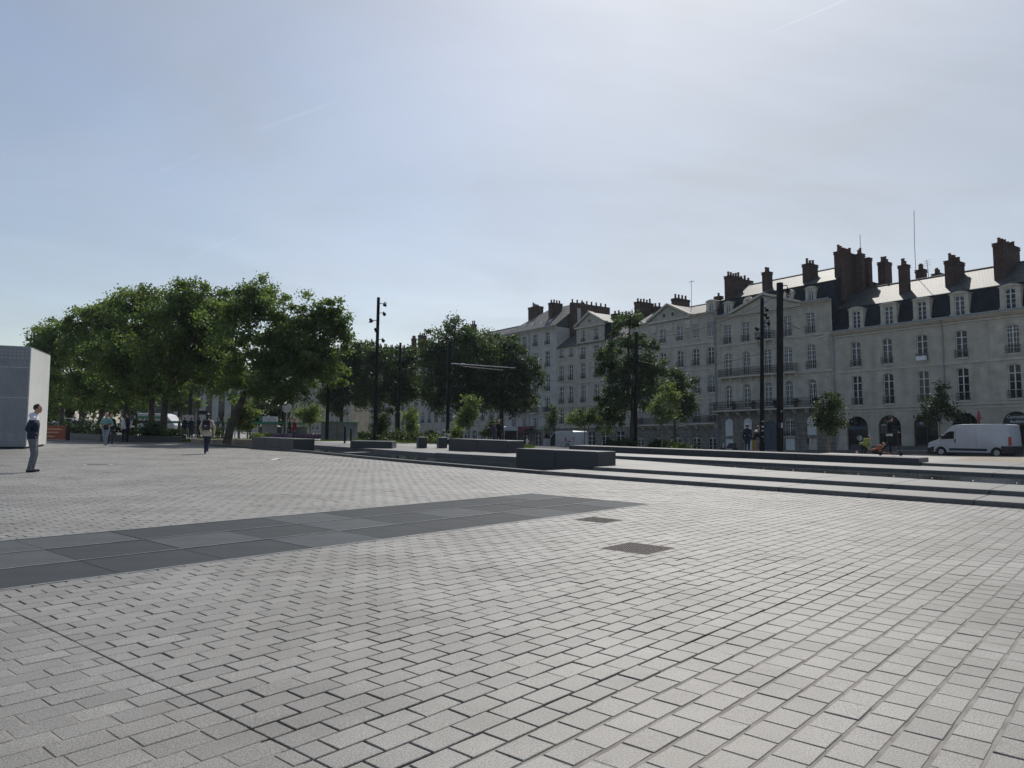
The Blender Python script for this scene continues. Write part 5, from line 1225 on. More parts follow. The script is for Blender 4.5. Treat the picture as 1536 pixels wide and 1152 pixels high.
# ------------------------------------------------------------------ tram stop, shed
t = thing('shed', 'grey-green corrugated service shed with a pale vertical strip, behind a black mast', 'shed', WD(501, 655, 58), R(-8)); t.location.z = 0
w = 2.1; hh = 1.45+(642-633-8)/1154*58; hh = WD(500, 634, 58).z
mb = MB()
for i in range(28):
    x = -w/2+i*w/28-.0; mb.quad((x, -.03 if i % 2 else 0, .1), (x+w/28, -.03 if i % 2 else 0, .1), (x+w/28, -.03 if i % 2 else 0, hh), (x, -.03 if i % 2 else 0, hh))
mb.box(-w/2, w/2, .01, 2.2, .05, hh); M['shed'] = mat('shed_cladding', (.14,.16,.16), .55, (.20,.22,.22), 3); mb.build('cladding', M['shed'], t)
MB().box(.2, .3, -.06, -.035, .1, hh-.05).build('pale_strip', M['bark_pale'], t); MB().box(-w/2-.1, w/2+.1, -.12, 2.3, hh, hh+.07).build('roof', mat('green_roof_edge', (.05,.16,.09), .5, (.07,.2,.11), 3), t)
M['green'] = mat('tram_green', (.03,.17,.09), .4, (.04,.22,.12), 2)
M['shelter_glass'] = mat('shelter_glass', (.07,.10,.11), .08, (.12,.16,.17), .9, spec=.7)
def shelter(label, x0, x1, D, ytop):
    a = WD(x0, 650, D); b = WD(x1, 650, D); t = thing('tram_shelter', label, 'tram shelter', (a.x, D, -.05), 0, 'tram shelters'); L = b.x-a.x; H = WD(x0, ytop, D).z+.05
    MB().box(-.2, L+.2, -1.0, 1.0, H-.1, H).build('roof', M['steel'], t); MB().box(-.2, L+.2, -1.05, -1.003, H-.16, H+.03).build('fascia', M['green'], t)
    n = max(2, int(L/1.6)); 
    for i in range(n+1): MB().box(L*i/n-.04, L*i/n+.04, .65, .73, 0, H-.1).build('post', M['steel'], t)
    for i in range(n):
        if i % 3 != 2: MB().box(L*i/n+.06, L*(i+1)/n-.06, .68, .70, .25, H-.35).build('glass_panel', M['shelter_glass'], t)
    for i in range(0, n, 3): MB().box(L*(i+.2)/n, L*(i+.8)/n, .6, .66, .5, 1.9).build('poster', M['c_palegrey'], t)
    MB().box(L*.2, L*.5, .1, .5, .42, .48).box(L*.22, L*.24, .2, .4, 0, .42).box(L*.46, L*.48, .2, .4, 0, .42).build('seat', M['steel'], t)
    return t
shelter('long green-edged glass tram shelter behind the walker with the backpack', 262, 348, 66, 632)
shelter('glass tram shelter with poster panels behind the pool bench', 382, 458, 64, 633)
def tram(label, x0, x1, D):
    a = WD(x0, 640, D); b = WD(x1, 640, D); L = b.x-a.x; t = thing('tram', label, 'tram', (a.x, D, -.1), 0); H = WD(x1, 620.5, D).z+.1
    pr = [(0, .35), (L, .35), (L+.5, .9), (L+.25, H*.55), (L-.5, H-.15), (L-1.0, H), (0, H)]
    o = MB().extrude_y(pr, 0, 2.4).build('body', M['van_white'], t); bevel(o, .1, 2)
    MB().box(0, L-.3, -.012, -.002, 1.1, H-.75).build('window_band', M['glass'], t); MB().box(0, L-.9, -.014, -.002, H-.55, H-.3).build('stripe', M['green'], t); MB().box(0, L, .2, 2.2, 0, .35).build('bogie', M['plastic'], t)
tram('white and green tram seen between the plane trunks', 205, 256, 80)
sgn = thing('hanging_sign', 'dark rectangular sign panel above the tram shelter roof', 'sign', WD(304, 636, 66.5)); sgn.location.z = 0
MB().box(-.45, .45, -.06, .06, WD(304, 622, 66.5).z, WD(304, 616, 66.5).z).build('panel', M['plastic'], sgn); MB().lathe([(.05, 0), (.05, WD(304, 620, 66.5).z)], (-.6, 0, 0), 8).tube([(-.6, 0, WD(304, 619, 66.5).z), (-.4, 0, WD(304, 619, 66.5).z)], .03, 5).build('post', M['steel'], sgn)
sg2 = thing('green_sign', 'green sign board above the tram shelter, next to the round signpost', 'sign', WD(402, 630, 70)); sg2.location.z = 0
MB().box(-.75, .75, -.06, .06, WD(402, 632, 70).z, WD(402, 625, 70).z).build('panel', M['green'], sg2); MB().lathe([(.06, 0), (.06, WD(402, 631, 70).z)], n=8).build('post', M['steel'], sg2)
# ------------------------------------------------------------------ vehicles
def wheel(t, x, y, r=.34, w=.22, near=True):
    o = MB().lathe([(r*.62, -w/2), (r*.95, -w/2), (r, -w*.36), (r, w*.36), (r*.95, w/2), (r*.62, w/2)], n=22, axis='y').build('wheel', M['rubber'], t, smooth=False, loc=(x, y, r))
    s = -1 if near else 1
    MB().lathe([(r*.64, s*w*.47), (r*.60, s*w*.535), (r*.32, s*w*.515), (r*.18, s*w*.55), (.01, s*w*.55)], n=16, axis='y').build('rim', M['rim'], o, fix=True)
    return o
def van(name, label, mw, prof, arches, W_, col='van_white', glassp=None, bumper_f=None, bumper_r=None, group=None):
    t = thing(name, label, 'van', mw=mw, group=group)
    top = prof; bot = []
    for (c, r) in sorted(arches, key=lambda a: -a[0]):
        bot += [(c+r*math.cos(R(a)), .30+.02+r*math.sin(R(a))) for a in range(0, 181, 20)]
    x1 = max(p[0] for p in prof); out = prof+[(prof[-1][0], .30)]+bot+[(prof[0][0], .30)]
    o = MB().extrude_y(out, 0, W_).build('body', M[col], t); bevel(o, .05, 3, 35)
    for p in o.data.polygons: p.use_smooth = True
    try: o.data.set_sharp_from_angle(angle=R(35))
    except Exception: pass
    for (c, r) in arches:
        MB().lathe([(r-.006, .30), (r-.006, W_-.30)], (c, 0, .32), 20, 'y').build('wheel_arch', M['plastic'], t)
        for y, nr in ((.16, True), (W_-.16, False)): wheel(t, c, y, near=nr)
    MB().box(.3, x1-.3, .2, W_-.2, .18, .32).build('underbody', M['plastic'], t)
    return t
def sidepatch(t, name, pts, m, y=-.006, th=.012):
    return MB().extrude_y(pts, y, y+th).build(name, M[m], t)
PV = [(.02, .30), (0, .78), (.10, 1.0), (.55, 1.22), (.92, 1.38), (1.45, 1.98), (1.72, 2.28), (2.05, 2.44), (2.6, 2.50), (5.6, 2.50), (5.84, 2.44), (5.96, 1.4), (5.98, .32)]
sv, tv = -.3, -.52
_o = P0-RI*11.0
def on_plane(px, py, n):
    d = ray(px, py); k = ((P0-RI*n)-CAM).dot(RI)/d.dot(RI); p = CAM+d*k; return (p-P0).dot(RU), (p-P0).dot(RT)
sv, _ = on_plane(1392, 680, 11.0); tv = on_plane(1412.8, 683.8, 11.0)[1]
t = van('cargo_van', 'large white long cargo van with black bumpers parked on the street at the right', ROW @ Matrix.Translation((sv, -11.0, tv)) @ Matrix.Rotation(R(.9), 4, 'Y'), PV, ((.98, .44), (4.99, .44)), 2.0)
sidepatch(t, 'cab_window', [(1.0, 1.36), (1.98, 1.36), (2.03, 1.95), (1.72, 1.95), (1.42, 1.82)], 'glass')
sidepatch(t, 'window_divider', [(1.36, 1.37), (1.42, 1.37), (1.48, 1.83), (1.42, 1.80)], 'plastic', -.009, .006)
for x in (2.12, 3.6): MB().box(x, x+.012, -.004, .0, .5, 2.2).build('door_seam', M['plastic'], t)
MB().box(.98, .992, -.004, 0, .75, 1.36).build('door_seam', M['plastic'], t)
MB().box(2.15, 5.4, -.004, 0, 1.02, 1.03).build('body_crease', M['c_palegrey'], t)
bevel(MB().box(1.62, 4.35, -.03, .005, .46, .64).build('side_strip', M['plastic'], t), .01, 1)
bevel(MB().hexa([(-.05, -.02, .2), (.42, -.02, .2), (.42, 2.02, .2), (-.05, 2.02, .2), (-.05, -.02, .62), (.52, -.02, .80), (.52, 2.02, .80), (-.05, 2.02, .62)]).build('front_bumper', M['plastic'], t), .04, 2)
bevel(MB().box(5.30, 6.06, -.02, 2.02, .25, .86).build('rear_bumper', M['plastic'], t), .04, 2)
sidepatch(t, 'headlight', [(.03, .98), (.14, .93), (.62, 1.14), (.56, 1.24), (.2, 1.1)], 'lamp_clear', -.012, .06)
bevel(MB().box(5.80, 5.99, -.012, .12, .88, 1.55).build('tail_light', M['lamp_red'], t), .02, 1)
MB().box(2.02, 2.10, -.02, .0, 1.12, 1.36).build('door_handle', M['plastic'], t)
mr = bevel(MB().box(1.12, 1.36, -.26, -.06, 1.34, 1.66).build('mirror', M['plastic'], t), .04, 2); MB().tube([(1.25, -.1, 1.4), (1.3, .02, 1.36)], .03, 6).build('mirror_arm', M['plastic'], mr)
MB().hexa([(.98, .15, 1.42), (1.44, .15, 1.94), (1.44, 1.85, 1.94), (.98, 1.85, 1.42), (.96, .15, 1.46), (1.42, .15, 1.98), (1.42, 1.85, 1.98), (.96, 1.85, 1.46)]).build('windscreen', M['glass'], t)
# tradesman van with its cab door open
PT = [(.02, .30), (0, .72), (.12, .95), (.75, 1.12), (1.35, 1.72), (1.75, 1.93), (2.3, 1.97), (4.55, 1.95), (4.72, 1.85), (4.80, 1.1), (4.80, .32)]
n2 = 20.0
s2, t2 = on_plane(817, 672, n2); e2, _ = on_plane(872, 672, n2); top2 = on_plane(850, 646.3, n2)[1]
k2 = (e2-s2)/4.8; H2 = 1.97*1.0
t = van('panel_van', 'small white tradesman panel van with its cab door standing open, behind the near bench', ROW @ Matrix.Translation((s2, -n2, top2-1.97*min(1.05, k2))) @ Matrix.Scale(min(1.05, k2), 4), PT, ((.85, .38), (3.75, .38)), 1.9)
sidepatch(t, 'door_opening', [(.98, .42), (1.75, .42), (1.80, 1.70), (1.5, 1.70), (1.05, 1.22)], 'plastic')
sidepatch(t, 'window', [(1.25, 1.35), (1.72, 1.35), (1.76, 1.78), (1.62, 1.78)], 'glass', -.012)
d_ = MB().hexa([(.93, -.95, .42), (.99, -.95, .42), (.99, -.01, .42), (.93, -.01, .42), (.93, -.9, 1.2), (.99, -.9, 1.2), (.99, -.01, 1.2), (.93, -.01, 1.2)]).build('open_door', M['van_white'], t)
MB().hexa([(.94, -.88, 1.21), (.98, -.88, 1.21), (.98, -.02, 1.21), (.94, -.02, 1.21), (.94, -.6, 1.75), (.98, -.6, 1.75), (.98, -.02, 1.75), (.94, -.02, 1.75)]).build('window', M['glass'], d_)
for q in ([(2.2, 1.5), (2.5, 1.5), (2.5, 1.72), (2.2, 1.72)], [(2.75, 1.45), (3.15, 1.45), (3.15, 1.75), (2.75, 1.75)], [(4.0, 1.45), (4.5, 1.45), (4.5, 1.72), (4.0, 1.72)]): sidepatch(t, 'faded_logo', q, 'c_palegrey', -.004, .003)
sidepatch(t, 'logo', [(3.35, .85), (3.6, .85), (3.6, 1.28), (3.35, 1.28)], 'red', -.005, .004); sidepatch(t, 'logo_figure', [(3.42, .9), (3.53, .9), (3.53, 1.24), (3.42, 1.24)], 'plastic', -.008, .003); sidepatch(t, 'lettering', [(3.75, .82), (4.2, .82), (4.2, .92), (3.75, .92)], 'plastic', -.005, .004); sidepatch(t, 'lettering', [(4.05, 1.16), (4.22, 1.16), (4.22, 1.21), (4.05, 1.21)], 'plastic', -.005, .004)
MB().box(4.70, 4.79, -.01, .1, .8, 1.3).build('tail_light', M['lamp_red'], t); MB().box(3.95, 4.84, -.015, 1.91, .3, .48).build('rear_bumper', M['plastic'], t); MB().box(-.04, .4, -.015, 1.91, .25, .62).build('front_bumper', M['plastic'], t)
# white lorry under the awning, seen from the front
p = WD(766, 660, 108); p.z = zg(p.x, p.y)-.2; z1 = WD(766, 640, 108).z
t = thing('delivery_truck', 'white delivery truck with dark windscreen standing in shade under the awning', 'truck', p, R(20)); h = z1-p.z
o = MB().box(-1.05, 1.05, 0, 4.5, .4, h).build('body', M['van_white'], t); bevel(o, .08, 2)
MB().box(-.9, .9, -.012, -.002, h*.5, h*.85).build('windscreen', M['glass'], t); MB().box(-1.06, 1.06, -.06, 0, .35, .75).build('bumper', M['plastic'], t)
for x in (-.85, .85): MB().box(x-.13, x+.13, -.02, -.003, .82, 1.0).build('headlight', M['lamp_clear'], t); MB().box(x*1.35-.1, x*1.35+.1, -.2, -.1, h*.5, h*.75).build('mirror', M['plastic'], t); wheel(t, x, .9, .36); 
aw = thing('shop_awning', 'dark red shop awning over the parked white truck', 'awning', mw=ROW @ Matrix.Translation((-66.5, 0, 2.5)))
MB().hexa([(0, -2.2, .0), (6.5, -2.2, .0), (6.5, -.01, .7), (0, -.01, .7), (0, -2.2, .06), (6.5, -2.2, .06), (6.5, -.01, .76), (0, -.01, .76)]).build('canvas', M['awning'], aw); MB().box(0, 6.5, -2.22, -2.205, -.35, .05).build('valance', M['awning'], aw)
def car(label, p, rz, col):
    t = thing('parked_car', label, 'car', p, rz, 'cars parked around the square')
    o = MB().extrude_y([(.0, .3), (.02, .7), (.9, .88), (1.5, 1.38), (2.9, 1.42), (3.7, .98), (4.1, .9), (4.15, .3)], 0, 1.7).build('body', M[col], t); bevel(o, .09, 2)
    for y in (-.004, 1.698): MB().extrude_y([(1.15, .93), (3.4, .95), (2.85, 1.33), (1.55, 1.31)], y, y+.006).build('window', M['glass'], t)
    for x in (.8, 3.3):
        wheel(t, x, .12, .31); wheel(t, x, 1.58, .31, near=False)
    MB().box(-.015, .03, .1, .4, .55, .7).box(-.015, .03, 1.3, 1.6, .55, .7).build('headlight', M['lamp_clear'], t)
M['car_grey'] = mat('car_grey_paint', (.25,.26,.28), .25, (.30,.31,.33), 2); M['car_dark'] = mat('car_dark_paint', (.03,.035,.045), .2, (.04,.045,.055), 2)
p = WD(72, 640, 98); p.z = 0; car('pale grey car parked beyond the trees, seen past the kiosk', p, .2, 'car_grey')
p = WD(540, 655, 108); p.z = zg(p.x, p.y)-.05; car('pale car parked beyond the trees, left of the tall spotlight pole foot', p, .5, 'van_white')
def motorbike(label, p, rz):
    t = thing('motor_scooter', label, 'motor scooter', p, rz, 'motor scooters parked along the street')
    for x in (0, 1.25): MB().lathe([(.16, -.06), (.24, -.05), (.25, 0), (.24, .05), (.16, .06)], n=16, axis='y').build('wheel', M['rubber'], t, loc=(x, 0, .25))
    o = MB().hexa([(.25, -.14, .25), (1.3, -.16, .3), (1.3, .16, .3), (.25, .14, .25), (.55, -.14, .72), (1.45, -.16, .78), (1.45, .16, .78), (.55, .14, .72)]).build('body', M['car_dark'], t); bevel(o, .05, 2)
    MB().hexa([(-.05, -.2, .35), (.1, -.2, .3), (.1, .2, .3), (-.05, .2, .35), (.08, -.16, .95), (.16, -.16, .95), (.16, .16, .95), (.08, .16, .95)]).build('front_shield', M['c_palegrey'], t); MB().tube([(.0, 0, .3), (.16, 0, 1.02)], .03, 6).tube([(.18, -.33, 1.05), (.14, 0, 1.02), (.18, .33, 1.05)], .02, 6).build('handlebar', M['plastic'], t)
    bevel(MB().box(.6, 1.4, -.14, .14, .74, .86).build('seat', M['plastic'], t), .03, 2)
for px_c, n_, lab in ((902, 9, 'dark motor scooter parked left of the tall narrow tree, nearer the van'), (917, 8, 'dark motor scooter parked behind the long ledge, next to the tall narrow tree'), (1084, 7, 'dark motor scooter parked before the pedimented house')):
    s_, t_ = on_plane(px_c, 668, n_); p = RW(s_, n_, -.34); motorbike(lab, p, math.atan2(RU.y, RU.x)+.6)

# ------------------------------------------------------------------ people
def capsule(mb, p, q, r1, r2):
    p, q = Vector(p), Vector(q); d = q-p
    if d.length < 1e-4: d = Vector((0, 0, 1e-3))
    L = d.length; d.normalize(); pts = []; rad = []
    for a in (-90, -60, -30, 0): pts.append(p+d*r1*math.sin(R(a))); rad.append(max(.0008, r1*math.cos(R(a))))
    for a in (0, 30, 60, 90): pts.append(q+d*r2*math.sin(R(a))); rad.append(max(.0008, r2*math.cos(R(a))))
    mb.tube(pts, rad, 12)
M['lip'] = mat('lip', (.27,.12,.10), .5)
def figure(label, base, face, H=1.75, hipL=None, hipR=None, top='c_navy', bottom='c_jean', shoe='c_black', hair='hair', skin='skin', legs=None, arms=None, lean=0.0, head=(0, 0), vox=.016, hood=None, yoke=None, hairlong=False, cap=False, skirt=None, bulky=1.0, group=None, crouch=None, sleeve=None, name='person', hemcol=None):
    """one continuous body; local frame: x forward, y left, z up, unit stature H. legs/arms: ((mid, end), (mid, end)) joint positions in stature units."""
    t = thing(name, label, 'person', base, face, group); k = H
    hipz = .50 if crouch is None else crouch
    pel = Vector((0, 0, hipz)); ch = pel+Vector((math.sin(lean)*.22, 0, math.cos(lean)*.22)); nk = pel+Vector((math.sin(lean)*.335, 0, math.cos(lean)*.335)); hd = nk+Vector((math.sin(lean)*.06+.016+head[0]*.025, 0, math.cos(lean)*.084))
    segs = []
    def S(p, q, a, b, lab): segs.append((Vector(p)*k, Vector(q)*k, a*k, b*k, lab))
    b = bulky
    S(pel+Vector((0, .035, .0)), pel+Vector((0, -.035, .0)), .064*b, .064*b, 1); S(pel+Vector((0, .03, .045)), pel+Vector((0, -.03, .045)), .068*b, .068*b, 0); S(pel+Vector((0, 0, .02)), ch+Vector((0, 0, -.03)), .068*b, .07*b, 0)
    S(ch+Vector((0, .045, -.02)), ch+Vector((0, -.045, -.02)), .066*b, .066*b, 0); S(ch+Vector((0, .088, .076)), ch+Vector((0, -.088, .076)), .040*b, .040*b, 0); S(ch+Vector((0, 0, .03)), nk+Vector((0, 0, .005)), .062*b, .040, 0); S(ch+Vector((0, .06, .09)), nk, .03, .036, 0); S(ch+Vector((0, -.06, .09)), nk, .03, .036, 0)
    S(nk+Vector((0, 0, -.01)), hd+Vector((-.008, 0, -.02)), .031, .031, 2)
    # head: skull, face, jaw, nose, ears, eyes
    tw = head[1]; cx, sx = math.cos(tw), math.sin(tw)
    def Hd(x, y, z): return hd+Vector((x*cx-y*sx, x*sx+y*cx, z))
    S(Hd(-.014, 0, .024), Hd(.006, 0, .028), .0465, .0455, 2); S(Hd(.016, 0, -.010), Hd(.022, 0, -.030), .034, .025, 2); S(Hd(.048, 0, .004), Hd(.053, 0, -.008), .006, .009, 2)
    for y in (-1, 1): S(Hd(-.004, y*.043, .004), Hd(-.006, y*.046, -.010), .010, .007, 2); S(Hd(.043, y*.017, .010), Hd(.044, y*.017, .010), .0055, .0055, 5)
    S(Hd(.043, -.010, -.026), Hd(.043, .010, -.026), .004, .004, 6)
    legs = legs or (((.01, .052, .275), (0, .055, .04)), ((.01, -.052, .275), (0, -.055, .04)))
    for (kn, an), y in zip(legs, (1, -1)):
        hp = pel+Vector((0, y*.048, 0)); kn, an = Vector(kn), Vector(an)
        S(hp, kn, .055*b, .037*b, 1); S(kn, an, .037*b, .027*b, 1)
        fd = Vector((1, y*.15, 0)).normalized() if len(legs) < 3 else Vector(legs[2])
        toe = an+fd*.085+Vector((0, 0, -.018)); S(an+Vector((-.02, 0, -.02)), toe, .022, .017, 3)
    sh = [ch+Vector((0, y*.108, .07)) for y in (1, -1)]
    arms = arms or ((sh[0]+Vector((-.01, .02, -.17)), sh[0]+Vector((.03, .015, -.31))), (sh[1]+Vector((-.01, -.02, -.17)), sh[1]+Vector((.03, -.015, -.31))))
    for (el, wr), s_, y in zip(arms, sh, (1, -1)):
        el, wr = Vector(el), Vector(wr); S(s_, el, .034*b, .028*b, 0); S(el, wr, .028*b, .02*b if sleeve is None else .019, 0 if sleeve is None else 2)
        d = (wr-el).normalized(); side = d.cross(Vector((1, 0, 0))); side = side.normalized() if side.length > .1 else Vector((0, 1, 0)); inn = side.cross(d)
        pm_ = wr+d*.035; S(wr, pm_, .014, .019, 2)
        fw = inn if abs(d.z) > .5 else side
        for f_, ln in ((-1.5, .036), (-.5, .042), (.5, .040), (1.5, .031)):
            a = pm_+d*.012+fw*f_*.0105; m_ = a+d*ln*.55; S(a, m_, .0058, .0054, 2); S(m_, m_+d*ln*.35+Vector((.010, 0, 0)), .0054, .0046, 2)
        S(wr+d*.012+fw*.014, wr+d*.036+fw*.030, .0066, .0054, 2)
    mb = MB()
    for p, q, a, c, l in segs: capsule(mb, p, q, a, c)
    me = mb.mesh('tmp', M['skin']); o = bpy.data.objects.new('tmp', me); COL.objects.link(o)
    m = o.modifiers.new('r', 'REMESH'); m.mode = 'VOXEL'; m.voxel_size = vox; m2 = o.modifiers.new('s', 'SMOOTH'); m2.iterations = 2; m2.factor = .4
    dg = bpy.context.evaluated_depsgraph_get(); body = bpy.data.meshes.new_from_object(o.evaluated_get(dg)); bpy.data.objects.remove(o); body.name = 'body'
    body.materials.clear()
    for x in (top, bottom, skin, shoe, yoke or top, 'hair', 'lip'): body.materials.append(M.get(x) or M.get('c_'+x) or M['skin'])
    mi = []
    zy = (ch.z+.045)*k
    for pl in body.polygons:
        c = pl.center; best = 9; bl = 0
        for p, q, a, b_2, l in segs:
            d = q-p; L2 = d.length_squared; u = max(0, min(1, (c-p).dot(d)/L2)) if L2 > 1e-9 else 0
            e = (c-(p+d*u)).length-(a+(b_2-a)*u)
            if e < best: best = e; bl = l
        if bl in (0, 1) and crouch is None and c.z < (hipz+.2)*k: bl = bl if abs(c.y) > .125*k*b else (0 if c.z > (hipz-.015)*k else 1)
        if bl == 0 and yoke and c.z > zy: bl = 4
        mi.append(bl)
    body.polygons.foreach_set('material_index', mi); body.polygons.foreach_set('use_smooth', [True]*len(mi)); body.update()
    link('body', body, t)
    # hair: a cap over the skull
    hb = MB(); hm = MB()
    c = Vector(Hd(-.012, 0, .024))*k
    capsule(hb, c+Vector((-.005, 0, .005))*k, c+Vector((.004*cx, .004*sx, .011))*k, .051*k, .0485*k)
    if hairlong: capsule(hb, c+Vector((-.02, 0, 0))*k, c+Vector((-.03, 0, -.09))*k, .036*k, .02*k)
    hme = hb.mesh('hair', M[hair])
    bm = bmesh.new(); bm.from_mesh(hme); cut = Vector(Hd(.012, 0, -.004))*k
    bmesh.ops.bisect_plane(bm, geom=bm.verts[:]+bm.edges[:]+bm.faces[:], plane_co=cut, plane_no=Vector((cx*.8, sx*.8, -.62 if not hairlong else -.2)), clear_outer=True); bmesh.ops.solidify(bm, geom=bm.faces[:], thickness=-.004); bm.to_mesh(hme); bm.free()
    hme.polygons.foreach_set('use_smooth', [True]*len(hme.polygons)); link('hair', hme, t)
    if cap: 
        cp = MB(); cp.lathe([(.05*k, 0), (.049*k, .02*k), (.03*k, .04*k), (.004, .046*k)], tuple(c+Vector((0, 0, .018*k))), 14); cp.hexa([tuple(Vector(Hd(x, y, z))*k) for x, y, z in ((.03, -.035, .036), (.085, -.022, .030), (.085, .022, .030), (.03, .035, .036), (.03, -.035, .042), (.085, -.022, .035), (.085, .022, .035), (.03, .035, .042))]); cp.build('cap', M['c_black'], t)
    # jacket hem / hood
    if hood:
        hh = MB(); capsule(hh, (nk+Vector((-.035, .035, -.005)))*k, (nk+Vector((-.035, -.035, -.005)))*k, .036*k, .036*k); hh.build('hood', M[hood], t, smooth=True)
    hem = MB(); z0, z1 = (hipz-.02)*k, (hipz+.03)*k
    if skirt is not None:
        n = 20; ring = lambda z, rx, ry, ox: [(ox+rx*math.cos(2*PI*i/n), ry*math.sin(2*PI*i/n), z) for i in range(n)]
        lx = math.sin(lean)*.1*k
        r0 = ring((hipz-skirt)*k, .073*k*b, .108*k*b, 0); r1 = ring(z1, .068*k*b, .102*k*b, lx*.3); r2 = ring(z1-.004, .06*k*b, .09*k*b, lx*.3); r3 = ring((hipz-skirt)*k+.004, .066*k*b, .10*k*b, 0)
        for A_, B_ in ((r0, r1), (r1, r2), (r2, r3), (r3, r0)):
            for i in range(n): j = (i+1) % n; hem.quad(A_[i], A_[j], B_[j], B_[i])
        hem.build('jacket_hem', M[hemcol or top], t, smooth=True)
    return t
def at_depth(px, D, z=0.0): p = WD(px, 660, D); p.z = z; return p
V3 = Vector
# man in the white-yoked jacket, hands in pockets, looking along the square
figure('man in navy jacket with white shoulders and grey jeans, hands in pockets, near the kiosk', W(46.5, 708.3, 0), R(22), 1.80, top='c_navy', yoke='c_white', bottom='c_grey', shoe='c_black', lean=.03, head=(1.0, -.35), vox=.013, hood='c_white', bulky=1.10,
       legs=(((.035, .050, .275), (.0, .052, .04)), ((.03, -.045, .272), (-.02, -.05, .04))), arms=((V3((-.05, .138, .63)), V3((.010, .088, .530))), (V3((-.05, -.138, .63)), V3((.010, -.088, .530)))))
# walkers
figure('walker in a teal top and blue-grey trousers coming forward, arms folded around a dark bag', W(158, 671, 0), R(-82), 1.74, top='c_teal', bottom='c_bluegrey', shoe='c_white', hair='hair_fair', vox=.014,
       legs=(((.10, .045, .29), (.05, .045, .045)), ((.0, -.04, .275), (-.12, -.045, .075))), arms=((V3((-.02, .165, .64)), V3((.10, .05, .60))), (V3((-.02, -.165, .64)), V3((.085, -.10, .56)))), sleeve=1)
bag = tag(bevel(MB().box(-.05, .06, -.17, .17, -.14, .12).build('shoulder_bag', M['c_black'], loc=W(158, 671, 0)+V3((.10, -.18, 1.02))), .03, 2), 'dark bag held against the walker in the teal top', 'bag')
wk = W(309.5, 681, 0)
figure('walker seen from behind in a pale beige jacket and navy trousers, with a black backpack', wk, R(98), 1.74, top='c_beige', bottom='c_jean', shoe='c_grey', vox=.014, hairlong=True, bulky=1.08, skirt=.06,
       legs=(((.09, .045, .285), (.07, .045, .04)), ((.0, -.045, .275), (-.14, -.045, .10))), arms=((V3((-.05, .155, .64)), V3((.04, .15, .52))), (V3((.0, -.165, .64)), V3((-.03, -.17, .50)))))
bp = thing('backpack', 'black backpack with a small pale badge on the back of the beige-jacketed walker', 'backpack', wk+V3((.03, -.20, 1.08)), R(98))
bevel(MB().box(-.10, .09, -.155, .155, -.06, .38).build('bag_body', M['c_black'], bp), .06, 3); bevel(MB().box(-.14, -.10, -.12, .12, -.03, .17).build('front_pocket', M['c_darkgrey'], bp), .02, 2); MB().box(-.146, -.142, -.03, .03, .1, .15).build('badge', M['c_palegrey'], bp)
st = MB()
for y in (-.1, .1): st.tube([(.08, y, .36), (.17, y*1.1, .40), (.29, y*1.1, .30), (.27, y*1.2, .1), (.09, y*1.3, .0)], .018, 5)
st.build('strap', M['c_black'], bp)
figure('dark-clothed walker just behind the one in teal', at_depth(165.5, 44), R(-70), 1.72, top='c_black', bottom='c_jean', vox=.022)
figure('standing figure with pale shirt and dark trousers at the planter wall', at_depth(185, 46.5), R(200), 1.72, top='c_palegrey', bottom='c_black', vox=.022, lean=.12)
figure('standing figure all in black at the planter wall', at_depth(190.5, 47), R(190), 1.78, top='c_black', bottom='c_black', vox=.022)
CR = 'people at the tram stop and under the trees'
for i, (px_c, D, H_, tp, bt, fc, lab) in enumerate((
    (107, 62, 1.70, 'c_white', 'c_white', 40, 'person all in white under the trees beside the orange board'), (122, 62, 1.72, 'c_palegrey', 'c_black', 200, 'person in pale top and dark trousers beside the one in white'),
    (268, 63, 1.70, 'c_darkgrey', 'c_black', 30, 'dark figure under the shelter nearest the leftmost roof end'), (276, 65, 1.74, 'c_black', 'c_jean', 80, 'dark figure in the crowd, third person left of the backpack walker'), (286, 63, 1.72, 'c_navy', 'c_black', 120, 'navy-clad figure in the crowd, second person left of the backpack walker'), (298, 62, 1.76, 'c_black', 'c_black', 60, 'tall black-clad figure in the crowd beside the backpack walker'),
    (326, 65, 1.70, 'c_purple', 'c_grey', 10, 'figure in a plum top under the shelter, right of the backpack walker'), (334, 64, 1.74, 'c_darkgrey', 'c_black', 40, 'dark grey figure near the leaning plane trunk on its left'), (358, 62, 1.72, 'c_black', 'c_grey', 170, 'figure in black top and grey trousers right of the leaning plane trunk'), (373, 60, 1.76, 'c_black', 'c_black', 100, 'black-clad figure at the left end of the pool bench'),
    (434, 60, 1.76, 'c_black', 'c_jean', 200, 'dark figure standing behind the person in dark red'))):
    figure(lab, at_depth(px_c, D, -.05 if D > 60 else 0), R(fc), H_, top=tp, bottom=bt, vox=.03, group=CR)
figure('person in a dark red top sitting at the glass shelter behind the pool bench', at_depth(441, 57, 0), R(-140), 1.70, top='c_redtop', bottom='c_darkgrey', vox=.026, hair='hair_fair', bulky=1.12, group=CR)
figure('woman in a plum coat standing close to a companion behind the long bench', at_depth(741, 53, .0), R(20), 1.74, top='c_purple', bottom='c_black', vox=.022, skirt=.2, bulky=1.1)
figure('man in black raising a hand to his face behind the long bench', at_depth(748, 53.5, .0), R(-110), 1.80, top='c_black', bottom='c_black', vox=.018, hair='hair_fair', arms=((V3((.02, .16, .64)), V3((.02, .16, .50))), (V3((.06, -.15, .66)), V3((.09, -.04, .84)))))
figure('tall figure in dark navy standing beside the slimmer black pole', at_depth(1121, 47, .0), R(75), 1.78, top='c_navy', bottom='c_jean', vox=.02, bulky=1.06)
